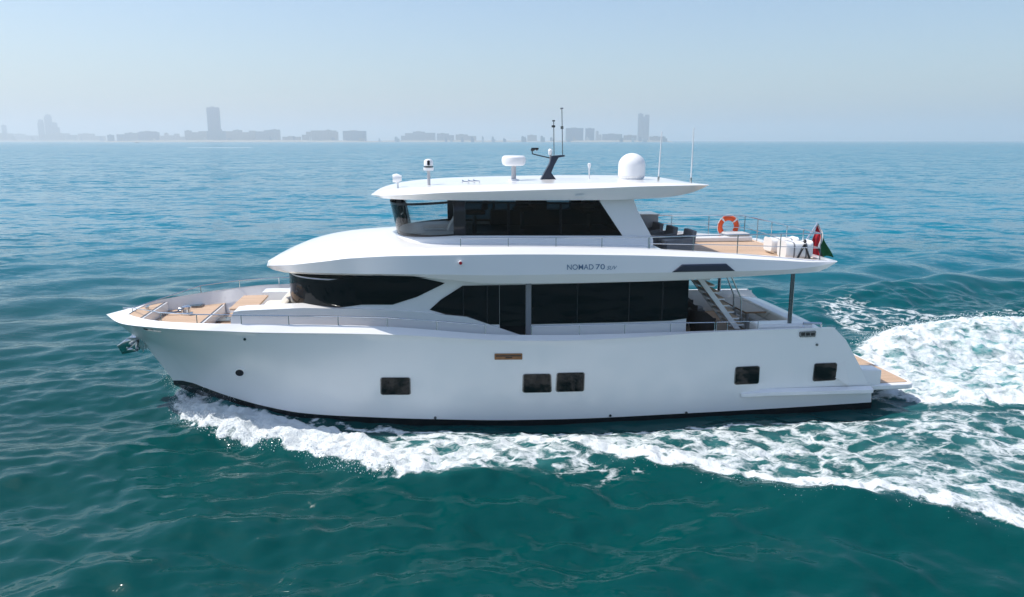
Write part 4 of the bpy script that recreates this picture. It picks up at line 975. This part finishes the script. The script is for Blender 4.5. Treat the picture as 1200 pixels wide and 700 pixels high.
# ridges
def ridge(pts, hs, wn, wf):
    pl_ = wp(pts); d, tp = seg_dist(rx, ry, pl_, False); hh = np.interp(tp, np.arange(len(hs)), hs)
    tn = np.interp(tp, np.arange(len(pl_)), pl_[:, 1]); near_side = ry < tn
    wd = np.where(near_side, wn, wf); return hh*np.exp(-(d/wd)**2)
hump += ridge([(212,474),(250,502),(300,515),(360,531),(420,549),(480,561),(540,563),(600,560)], [.06,.20,.20,.18,.17,.15,.12,.04], .35, .8)
hump += ridge([(204,452),(222,458),(250,466),(300,480),(345,488),(400,495),(470,498)], [.34,.38,.34,.28,.20,.10,.0], .5, .5)
hump += ridge([(590,530),(700,540),(800,556),(860,571),(925,591),(1000,602),(1100,612),(1200,634),(1400,688)], [.03,.12,.19,.24,.24,.22,.18,.15,.08], .6, 1.4)
hump -= ridge([(420,494),(600,496),(800,489),(1000,480)], [.0,.05,.06,.08], .6, .4)
hump -= ridge([(610,497),(700,496),(800,490),(900,484),(1000,480)], [.06,.30,.38,.18,.06], .8, .5)
hump -= ridge([(330,497),(420,507),(600,515),(800,508),(1000,500)], [.0,.03,.08,.08,.04], .8, .7)
hump += ridge([(1040,420),(1080,405),(1130,398),(1200,396),(1400,396)], [.15,.45,.6,.5,.2], 1.6, 1.6)
hump += ridge([(940,362),(1000,348),(1060,344),(1130,338),(1230,336),(1400,334)], [.12,.30,.42,.40,.32,.1], 1.1, 2.0)
hump += ridge([(1090,362),(1150,359),(1230,362)], [.05,.2,.2], .9, 1.2)
rough = .75-np.abs(2*fbm(rx, ry, .55, 61, 4)-1)*2.2+.5*(fbm(rx, ry, .2, 65, 2)-.5); rough2 = fbm(rx, ry, 1.3, 71, 3)-.5
hump += np.clip(foam-.42, 0, .7)*(.24*rough+.22*rough2)+np.clip(aer, 0, 1)*.12*rough2
Zs[reg] = Zs[reg]*(1-.35*np.clip(foam, 0, 1))+hump
# the water line along the near side of the hull: it runs a hand's breadth below the chine
hl = c_ch[(c_ch[:, 0] > -5.2)][::4]; hlw = np.array([boat2world(a)[:2] for a in hl])
dh, th_ = seg_dist(rx, ry, hlw, False); tgt = np.interp(th_, np.arange(len(hl)), hl[:, 2]-np.interp(hl[:, 0], [-5, 0, 9], [.13, .13, .16]))
kk = np.exp(-(dh/.75)**2)*np.clip(th_/3.0, 0, 1)
Zs[reg] = Zs[reg]*(1-kk)+(tgt+.25*Zs[reg])*kk*.97+.03*kk*Zs[reg]
FO = np.zeros_like(XX); AE = np.zeros_like(XX); FO[reg] = foam; AE[reg] = aer
# distant speedboat's streak of foam
sw = np.array([onwater(218,174.0)[:2], onwater(262,173.6)[:2], onwater(300,173.0)[:2]])
farr = (YY > 300) & (YY < 1500) & (XX < 0) & (XX > -900)
nr_, nc_ = XX.shape
co = np.stack([XX.ravel(), YY.ravel(), Zs.ravel()], 1).astype(np.float32)
me = bpy.data.meshes.new('sea'); me.vertices.add(len(co)); me.vertices.foreach_set('co', co.ravel())
ii = (np.arange(nr_-1)[:, None]*nc_+np.arange(nc_-1)[None, :]).ravel()
quads = np.stack([ii, ii+1, ii+nc_+1, ii+nc_], 1).astype(np.int32)
me.loops.add(quads.size); me.loops.foreach_set('vertex_index', quads.ravel()); me.polygons.add(len(quads))
me.polygons.foreach_set('loop_start', np.arange(0, quads.size, 4, dtype=np.int32)); me.polygons.foreach_set('use_smooth', np.ones(len(quads), bool))
me.update(calc_edges=True)
for nm, A in (('foam', FO), ('aeration', AE), ('spacing', np.clip((sp-.15)/1.2, 0, 1)), ('farness', np.clip(np.log(np.maximum(np.hypot(XX, YY), 30)/30)/np.log(40), 0, 1))):
    at = me.attributes.new(nm, 'FLOAT', 'POINT'); at.data.foreach_set('value', A.ravel().astype(np.float32))
sea = bpy.data.objects.new('sea', me); col.objects.link(sea); sea['kind'] = 'structure'
SLOPE = 1.45
def sea_material():
    m = bpy.data.materials.new('sea_water'); m.use_nodes = True; t = m.node_tree; t.nodes.clear(); Nn = t.nodes.new; Lk = t.links.new
    out = Nn('ShaderNodeOutputMaterial'); geo = Nn('ShaderNodeNewGeometry'); pos = geo.outputs['Position']
    def attr(n): a = Nn('ShaderNodeAttribute'); a.attribute_name = n; return a.outputs['Fac']
    def noise(scale, det, vec=pos, rough=.5, dist=0): n = Nn('ShaderNodeTexNoise'); n.inputs['Scale'].default_value = scale; n.inputs['Detail'].default_value = det; n.inputs['Roughness'].default_value = rough; n.inputs['Distortion'].default_value = dist; Lk(vec, n.inputs['Vector']); return n.outputs[0]
    def math_(op, a, b=None, c=None):
        n = Nn('ShaderNodeMath'); n.operation = op
        for k, v in enumerate((a, b, c)):
            if v is None: continue
            if isinstance(v, (int, float)): n.inputs[k].default_value = v
            else: Lk(v, n.inputs[k])
        return n.outputs[0]
    def rng_(v, a, b, c=0, d=1, smooth=True):
        n = Nn('ShaderNodeMapRange'); n.interpolation_type = 'SMOOTHSTEP' if smooth else 'LINEAR'
        Lk(v, n.inputs[0]); 
        for k, x in zip((1, 2, 3, 4), (a, b, c, d)):
            if isinstance(x, (int, float)): n.inputs[k].default_value = x
            else: Lk(x, n.inputs[k])
        return n.outputs[0]
    fo, ae, spc = attr('foam'), attr('aeration'), attr('spacing')
    # lace: distorted cell walls
    mp = Nn('ShaderNodeMapping'); mp.inputs['Scale'].default_value = (.75, 1.0, 1.0); mp.inputs['Rotation'].default_value = (0, 0, -.2); Lk(pos, mp.inputs[0])
    dn = Nn('ShaderNodeTexNoise'); dn.inputs['Scale'].default_value = 2.2; dn.inputs['Detail'].default_value = 4; Lk(mp.outputs[0], dn.inputs['Vector'])
    dv = Nn('ShaderNodeVectorMath'); dv.operation = 'MULTIPLY_ADD'; Lk(dn.outputs['Color'], dv.inputs[0]); dv.inputs[1].default_value = (.9, .9, 0); Lk(mp.outputs[0], dv.inputs[2])
    def cells(scale):
        v = Nn('ShaderNodeTexVoronoi'); v.feature = 'DISTANCE_TO_EDGE'; v.inputs['Scale'].default_value = scale; Lk(dv.outputs[0], v.inputs['Vector']); return v.outputs['Distance']
    c1 = cells(1.5); c2 = cells(4.2); c3 = cells(10.0)
    w1 = math_('SUBTRACT', 1.0, rng_(c1, 0.0, .34)); w2 = math_('SUBTRACT', 1.0, rng_(c2, 0.0, .36)); w3 = math_('SUBTRACT', 1.0, rng_(c3, 0.0, .4)); w2 = math_('ADD', math_('MULTIPLY', w2, .8), math_('MULTIPLY', w3, .35))
    nz = noise(3.2, 6, rough=.62); nf = noise(11, 5, rough=.65); nb = noise(.55, 3)
    lace_ = math_('ADD', math_('MULTIPLY', w1, .34), math_('ADD', math_('MULTIPLY', w2, .20), math_('ADD', math_('MULTIPLY', nz, .42), math_('ADD', math_('MULTIPLY', nf, .26), math_('MULTIPLY', nb, .20)))))
    # coverage: lace_ ~ 0.3..1.2 ; threshold falls as foam rises
    th = math_('SUBTRACT', 1.20, math_('MULTIPLY', fo, .86))
    mask = math_('MULTIPLY', rng_(lace_, th, math_('ADD', th, math_('ADD', .30, math_('MULTIPLY', ae, .35)))), .96)
    mask = math_('MULTIPLY', mask, rng_(fo, .04, .22))
    # water
    wat = Nn('ShaderNodeBsdfPrincipled'); wat.inputs['IOR'].default_value = 1.333; wat.inputs['Specular IOR Level'].default_value = .18; Lk(rng_(attr('farness'), 0.0, 1.0, .05, .20, False), wat.inputs['Roughness'])
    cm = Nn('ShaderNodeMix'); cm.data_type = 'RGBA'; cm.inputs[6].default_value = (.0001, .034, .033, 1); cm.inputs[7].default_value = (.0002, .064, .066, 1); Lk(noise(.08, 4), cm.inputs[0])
    # base colour shifts along Y: deep green nearby, brighter blue farther out
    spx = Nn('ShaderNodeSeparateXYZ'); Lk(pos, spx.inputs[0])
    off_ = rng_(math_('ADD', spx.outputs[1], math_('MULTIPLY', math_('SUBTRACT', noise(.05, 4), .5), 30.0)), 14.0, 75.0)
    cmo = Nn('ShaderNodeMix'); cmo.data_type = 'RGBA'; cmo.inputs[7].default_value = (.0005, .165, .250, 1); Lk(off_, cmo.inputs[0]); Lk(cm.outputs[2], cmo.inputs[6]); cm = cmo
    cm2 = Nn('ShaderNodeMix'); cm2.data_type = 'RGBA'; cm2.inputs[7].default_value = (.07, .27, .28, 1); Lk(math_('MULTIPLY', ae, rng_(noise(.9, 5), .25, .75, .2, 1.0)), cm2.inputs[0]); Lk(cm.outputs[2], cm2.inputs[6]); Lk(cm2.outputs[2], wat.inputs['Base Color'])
    # ripples: fine everywhere, broader ones take over where the mesh is too coarse for waves
    mpa = Nn('ShaderNodeMapping'); mpa.inputs['Scale'].default_value = (.62, 1.0, 1.0); mpa.inputs['Rotation'].default_value = (0, 0, .25); Lk(pos, mpa.inputs[0])
    r1 = noise(3.4, 3, mpa.outputs[0]); r2 = noise(.95, 4, mpa.outputs[0], .55); r3 = noise(.22, 4, mpa.outputs[0], .55); patch = rng_(noise(.045, 3), .3, .7, .55, 1.25)
    hgt = math_('ADD', math_('MULTIPLY', r1, .026), math_('MULTIPLY', math_('ADD', math_('MULTIPLY', r2, .16), math_('MULTIPLY', r3, .50)), math_('ADD', math_('MULTIPLY', spc, .95), .05)))
    hgt = math_('MULTIPLY', hgt, patch)
    bp = Nn('ShaderNodeBump'); bp.inputs['Strength'].default_value = 1; bp.inputs['Distance'].default_value = 1.0; Lk(hgt, bp.inputs['Height']); 
    # waves too small for a pixel far away: spread the slopes themselves
    def slope(scale): n = Nn('ShaderNodeTexNoise'); n.inputs['Scale'].default_value = scale; n.inputs['Detail'].default_value = 3; Lk(mpa.outputs[0], n.inputs['Vector']); v = Nn('ShaderNodeVectorMath'); v.operation = 'SUBTRACT'; Lk(n.outputs['Color'], v.inputs[0]); v.inputs[1].default_value = (.5, .5, .5); return v.outputs[0]
    def vadd(a, b): v = Nn('ShaderNodeVectorMath'); v.operation = 'ADD'; Lk(a, v.inputs[0]); Lk(b, v.inputs[1]); return v.outputs[0]
    def vmul(a, s_): v = Nn('ShaderNodeVectorMath'); v.operation = 'SCALE'; Lk(a, v.inputs[0]); (Lk(s_, v.inputs['Scale']) if not isinstance(s_, (int, float)) else setattr(v.inputs['Scale'], 'default_value', s_)); return v.outputs[0]
    sl = vadd(vmul(slope(.14), .45), vadd(vmul(slope(.5), .85), vmul(slope(1.7), .75)))
    sl = vmul(sl, math_('MULTIPLY', rng_(noise(.018, 4), .3, .7, .6, 1.25), math_('MULTIPLY', spc, SLOPE)))
    fl_ = Nn('ShaderNodeVectorMath'); fl_.operation = 'MULTIPLY'; Lk(sl, fl_.inputs[0]); fl_.inputs[1].default_value = (1, 1, 0)
    nn_ = Nn('ShaderNodeVectorMath'); nn_.operation = 'NORMALIZE'; Lk(vadd(bp.outputs[0], fl_.outputs[0]), nn_.inputs[0]); Lk(nn_.outputs[0], wat.inputs['Normal'])
    fm = Nn('ShaderNodeBsdfPrincipled'); fm.inputs['Base Color'].default_value = (.72, .77, .79, 1); fm.inputs['Roughness'].default_value = .7; fm.inputs['Specular IOR Level'].default_value = .25
    bf = Nn('ShaderNodeBump'); bf.inputs['Strength'].default_value = .8; bf.inputs['Distance'].default_value = .09; Lk(math_('ADD', math_('MULTIPLY', lace_, .8), math_('MULTIPLY', noise(26, 4, rough=.6), .5)), bf.inputs['Height']); Lk(bf.outputs[0], fm.inputs['Normal'])
    mx = Nn('ShaderNodeMixShader'); Lk(mask, mx.inputs[0]); Lk(wat.outputs[0], mx.inputs[1]); Lk(fm.outputs[0], mx.inputs[2]); Lk(mx.outputs[0], out.inputs[0])
    return m
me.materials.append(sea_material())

# ---- spray: droplets thrown up along the breaking crests
def droplets(n, pts, hmax, spread, size, seed, pw=2.0):
    r = np.random.default_rng(seed); A = wp(pts); d = np.concatenate([[0], np.cumsum(np.hypot(*np.diff(A, axis=0).T))])
    q = r.random(n)*d[-1]; x = np.interp(q, d, A[:, 0])+r.normal(0, spread, n); y = np.interp(q, d, A[:, 1])+r.normal(0, spread, n)
    iy = np.clip(np.searchsorted(gy_, y), 0, nr_-1); ix = np.clip(np.searchsorted(gx_, x), 0, nc_-1)
    z = Zs[iy, ix]+hmax*r.random(n)**pw
    s = size*.55*(.35+r.random(n)**3*1.2); return np.stack([x, y, z, s], 1)
D_ = np.concatenate([droplets(2200, [(210,466),(216,488),(230,500),(252,508),(290,519),(345,527),(385,543),(430,556),(470,562)], .20, .16, .024, 1),
                     droplets(7000, [(205,452),(213,458),(224,462),(240,468),(262,476),(290,482)], .45, .15, .014, 2, 1.5),
                     droplets(800, [(640,523),(700,538),(800,556),(860,571),(925,590),(1000,600),(1080,606),(1180,628)], .10, .15, .011, 3),
                     droplets(420, [(318,487),(345,489),(362,491)], .42, .06, .014, 4, 1.6),
                     droplets(1500, [(1010,412),(1060,387),(1120,376),(1200,376)], .22, .25, .026, 5)])
tet = np.array([(1, 0, -.35), (-.5, .87, -.35), (-.5, -.87, -.35), (0, 0, 1.0), (.2, .1, -1.0)])
V = (D_[:, None, :3]+tet[None]*D_[:, None, 3:4]*rng.uniform(.6, 1.5, (len(D_), 5, 1))).reshape(-1, 3)
fc = np.array([(0, 1, 3), (1, 2, 3), (2, 0, 3), (1, 0, 4), (2, 1, 4), (0, 2, 4)]); Fc = (np.arange(len(D_))[:, None, None]*5+fc[None]).reshape(-1, 3)
me2 = bpy.data.meshes.new('wake_spray'); me2.from_pydata(V.tolist(), [], Fc.tolist()); me2.polygons.foreach_set('use_smooth', [True]*len(me2.polygons)); me2.materials.append(mat('spray_white', (.80, .84, .86), .5)); me2.update()
so_ = bpy.data.objects.new('wake_spray', me2); col.objects.link(so_); so_['kind'] = 'stuff'

# ================================================================== FAR SHORE
def bmat(name, c):
    m = bpy.data.materials.new(name); m.use_nodes = True; t = m.node_tree; b = t.nodes['Principled BSDF']
    tc = t.nodes.new('ShaderNodeTexCoord'); mp = t.nodes.new('ShaderNodeMapping'); mp.inputs['Scale'].default_value = (.16, .16, .28); t.links.new(tc.outputs['Object'], mp.inputs[0])
    v = t.nodes.new('ShaderNodeTexVoronoi'); v.feature = 'F1'; v.distance = 'CHEBYCHEV'; v.inputs['Randomness'].default_value = .12; v.inputs['Scale'].default_value = 1; t.links.new(mp.outputs[0], v.inputs['Vector'])
    mr = t.nodes.new('ShaderNodeMath'); mr.operation = 'LESS_THAN'; mr.inputs[1].default_value = .30; t.links.new(v.outputs['Distance'], mr.inputs[0])
    mx = t.nodes.new('ShaderNodeMix'); mx.data_type = 'RGBA'; mx.inputs[6].default_value = (*c, 1); mx.inputs[7].default_value = (c[0]*.3, c[1]*.34, c[2]*.4, 1)
    t.links.new(mr.outputs[0], mx.inputs[0]); t.links.new(mx.outputs[2], b.inputs['Base Color']); b.inputs['Roughness'].default_value = .7; return m
BM = [bmat('facade_sand', (.33, .31, .29)), bmat('facade_grey', (.24, .28, .33)), bmat('facade_blue', (.13, .19, .28)), bmat('facade_white', (.60, .58, .55))]
ROOF = mat('roof_grey', (.3, .29, .28), .8)
def far_building(name, x0, x1, yt, D, m, label, cat='building', setb=None, dep=None, blocks=None):
    k = D/FPX/math.cos(PITCH) ; dcos = D
    def Xw(px): return (px-CXP)*dcos/ (FPX*math.cos(PITCH)+ (CYP-HOR)*math.sin(PITCH))
    def Zw(py): return CAMH+D*math.tan(math.atan((CYP-py)/FPX)-PITCH)
    a, b, h = Xw(x0), Xw(x1), Zw(yt); cx = (a+b)/2; wd = (b-a); dp = dep or min(wd*.4, 14)
    o = empty(name, (cx, D, 0), label, cat, 'far buildings along the hazy shore')
    mb = MB()
    if blocks:
        for (u0, u1, v0, v1) in blocks: mb.box((-wd/2+u0*wd, 0, v0*h if v0 else -1), (-wd/2+u1*wd, dp*(.7+.3*u1), v1*h))
    else: mb.box((-wd/2, 0, -1), (wd/2, dp, h))
    mb.build('facade', BM[m], o, smooth=False)
    mb = MB(); tp = max(blocks, key=lambda q: q[3]) if blocks else (0, 1, 0, 1)
    xa, xb_ = -wd/2+tp[0]*wd, -wd/2+tp[1]*wd
    mb.box((xa+(xb_-xa)*.3, dp*.2, h*tp[3]), (xa+(xb_-xa)*.62, dp*.6, h*tp[3]+max(2.5, h*.03))); mb.build('roof_plant', ROOF, o, smooth=False)
    return o
D1, D2 = 3300.0, 4300.0
far_building('apartment_tower', 46, 52.5, 140.5, D2, 1, 'short pale tower on the left of the faint three-tower cluster at far left', blocks=[(0,1,0,.86),(.15,.9,.86,1)])
far_building('apartment_tower', 54.5, 62, 134.6, D2, 1, 'tallest middle tower of the faint three-tower cluster at far left', blocks=[(0,1,0,.93),(.2,.9,.93,1)])
far_building('apartment_tower', 62.5, 70, 143.8, D2, 1, 'stepped tower on the right of the faint three-tower cluster at far left', blocks=[(0,.7,0,1),(.7,1,0,.75)])
far_building('apartment_tower', 3.5, 8.5, 147, D2, 1, 'thin faint tower standing alone at the left edge of the shore')
far_building('apartment_block', -12, 15, 156.5, D2, 0, 'low faint block at the left edge behind the thin tower')
far_building('apartment_block', 17, 45, 157.2, D2, 3, 'low faint block just left of the three-tower cluster', blocks=[(0,.45,0,1),(.45,1,0,.8)])
far_building('apartment_block', 46, 90, 156.4, D2-150, 0, 'long low pale block under the three-tower cluster', blocks=[(0,.3,0,.85),(.3,.8,0,1),(.8,1,0,.8)])
far_building('apartment_block', 92, 123, 156.8, D2, 0, 'low faint block right of the three-tower cluster', blocks=[(0,.6,0,1),(.6,1,0,.7)])
far_building('low_house', 126, 133, 158.3, D1, 1, 'small block standing alone left of the main hotel row')
far_building('apartment_block', 137, 161, 156, D1, 1, 'low grey block, first of the main hotel row', blocks=[(0,.4,0,.85),(.4,1,0,1)])
far_building('apartment_block', 162, 186, 154.2, D1, 2, 'bluish block left of the white pavilion on the shore', blocks=[(0,1,0,.92),(.1,.9,.92,1)])
far_building('white_pavilion', 187, 216, 156.2, D1, 3, 'white low stepped pavilion between two blocks left of the big tower', blocks=[(0,.2,0,.7),(.2,.35,0,1),(.35,.6,0,.75),(.6,.78,0,.95),(.78,1,0,.6)])
far_building('apartment_block', 217, 242, 153.2, D1, 0, 'block against the left foot of the big tower', blocks=[(0,.3,0,1),(.3,.65,0,.85),(.65,1,0,.95)])
t = far_building('high_rise_tower', 244.6, 258.8, 126, D1, 2, 'tallest dark slab tower with a flat cap, left of the yacht', dep=12)
far_building('apartment_block', 243, 264, 151.4, D1-160, 1, 'podium block in front of the tallest slab tower', blocks=[(0,1,0,.85),(.1,.8,.85,1)])
far_building('apartment_block', 265, 299, 152.6, D1, 0, 'sand-coloured stepped block right of the tallest tower', blocks=[(0,.25,0,.9),(.25,.55,0,1),(.55,.8,0,.82),(.8,1,0,.95)])
far_building('apartment_block', 300, 328, 152, D1, 1, 'pale grey block at the right end of the main hotel row', blocks=[(0,.35,0,.85),(.35,.6,0,.95),(.6,1,0,1)])
far_building('low_house', 331, 352, 160.4, D1, 0, 'long very low shed between the hotel row and the domed block')
far_building('apartment_block', 354, 396, 152.4, D1, 0, 'wide block with stepped rounded shoulders in the middle of the shore', blocks=[(0,.12,0,.6),(.12,.25,0,.85),(.25,.95,0,.95),(.68,.8,.95,1),(.95,1,0,.85)])
far_building('apartment_block', 402, 429, 153.6, D1, 2, 'plain square grey block with an even roof right of the wide block')
far_building('apartment_block', 470, 510, 154.4, D1+200, 1, 'stepped grey block above the front of the hardtop', blocks=[(0,.12,0,.6),(.12,.35,0,.85),(.35,.7,0,1),(.7,1,0,.88)])
far_building('apartment_block', 512, 532, 156.6, D1+200, 1, 'low grey block second from the left above the hardtop', blocks=[(0,.7,0,1),(.7,1,0,.8)])
far_building('apartment_block', 534, 558, 157.8, D1+200, 0, 'low sandy block third from the left above the hardtop', blocks=[(0,.6,0,1),(.6,1,0,.8)])
far_building('low_house', 618, 629, 158.6, D1+200, 0, 'small squat block left of the dark instrument mast')
far_building('apartment_block', 663, 683.5, 150.3, D1, 2, 'broad blue-grey slab block right of the two mast antennas')
far_building('apartment_block', 686, 696.5, 150.6, D1, 2, 'narrow blue-grey slab block beside the broad one')
far_building('white_pavilion', 698, 705, 154, D1, 3, 'small white house right of the narrow slab block', blocks=[(0,.5,0,1),(.5,1,0,.7)])
far_building('apartment_block', 706, 729, 157.3, D1, 1, 'low grey block between the white house and the curved tower')
far_building('low_house', 731, 746, 158.8, D1, 0, 'low shed at the left foot of the curved tower')
t = far_building('high_rise_tower', 747.2, 760.2, 133.5, D1+300, 1, 'pale banded tower with a ragged top, right of the satellite dome', dep=12, blocks=[(0,.45,0,1),(.45,.62,0,.9),(.62,1,0,.97)])
far_building('low_house', 761, 777, 160.2, D1, 0, 'last low shed to the right of the banded tower')
hr_ = random.Random(11)
for px0, px1, n in ((8, 128, 7), (136, 330, 9), (331, 470, 8), (512, 640, 10), (640, 700, 4), (705, 780, 8)):
    for k in range(n):
        a = px0+(px1-px0)*(k+hr_.random()*.8)/n; D = (D2-200 if px1 < 130 else D1+hr_.uniform(-180, -120)); wd_ = hr_.uniform(2.2, 6.5)
        far_building('low_house', a, a+wd_, 164.3-hr_.uniform(1.6, 4.6), D, hr_.choice([0, 1, 3, 0, 2]), 'tiny faint low house among many strung along the hazy waterline', blocks=[(0,.6,0,1),(.6,1,0,hr_.uniform(.5, .9))])
mb = MB()
for (x0, x1, D, h) in ((-40, 128, D2-250, 6), (120, 432, D1-200, 7), (425, 640, D1, 6.5), (640, 790, D1-150, 6.5)):
    k = D/(FPX*math.cos(PITCH)+(CYP-HOR)*math.sin(PITCH)); n = 40; xs = np.linspace((x0-CXP)*k, (x1-CXP)*k, n)
    hh = h*np.sin(np.linspace(0, math.pi, n))**.3*(.8+.4*rng.random(n))
    mb.grid([[(x, D-15, -1) for x in xs], [(x, D, z) for x, z in zip(xs, hh)], [(x, D+500, z) for x, z in zip(xs, hh)]])
o = mb.build('shore', mat('shore_sand', (.33, .29, .23), .9, var=.3, vscale=.02), None); o['kind'] = 'structure'
# distant speedboat and its foam streak
p = onwater(160.5,167.8); d = p[1]
sbt = empty('speedboat', (p[0], p[1], 0), 'tiny dark speedboat far off under the shore at left', 'boat')
mb = MB(); L = 9.; rows = []
for x, b, z in ((-L/2, 1.3, 1.0), (0, 1.4, 1.0), (L*.3, 1.0, 1.25), (L/2, .05, 1.6)): rows.append([(x, -b, z), (x, -b*.8, .1), (x, 0, -.3), (x, b*.8, .1), (x, b, z)])
mb.grid(rows, closed_u=True); mb.add(rows[0], [tuple(range(5))]); mb.build('hull', M['navy'], sbt)
mb = MB(); mb.prism([(-1.8, -.9, 1.0), (1.2, -.9, 1.1), (.4, -.9, 2.4), (-1.6, -.9, 2.4)], (0, 1.8, 0)); mb.build('cabin', M['black'], sbt)
p = onwater(258,173.3)
mb = MB(); n = 60; L = 62.
for s in (0,):
    xs = np.linspace(-L/2, L/2, n); wv = (.8+1.0*rng.random(n))*np.sin(np.linspace(.15, 3.0, n))**.6
    mb.grid([[(p[0]+x, p[1]-w_, .03) for x, w_ in zip(xs, wv)], [(p[0]+x, p[1], .10+.10*rng.random()) for x in xs], [(p[0]+x, p[1]+w_, .03) for x, w_ in zip(xs, wv)]])
o = mb.build('foam_streak', mat('far_foam', (.8, .83, .84), .7), None); o['kind'] = 'stuff'

# ================================================================== HAZE
mb = MB(); mb.box((-32000, -500, -3), (32000, 32000, 190))
hz = mb.build('haze', None, None, smooth=False, mats=[bpy.data.materials.new('haze_air')]); hz['kind'] = 'stuff'
hm = hz.data.materials[0]; hm.use_nodes = True; t = hm.node_tree; t.nodes.clear()
o = t.nodes.new('ShaderNodeOutputMaterial'); v = t.nodes.new('ShaderNodeVolumePrincipled'); v.inputs['Density'].default_value = HAZE_DENSITY
v.inputs['Color'].default_value = (.99, .97, .96, 1); v.inputs['Anisotropy'].default_value = 0.35; t.links.new(v.outputs[0], o.inputs['Volume'])
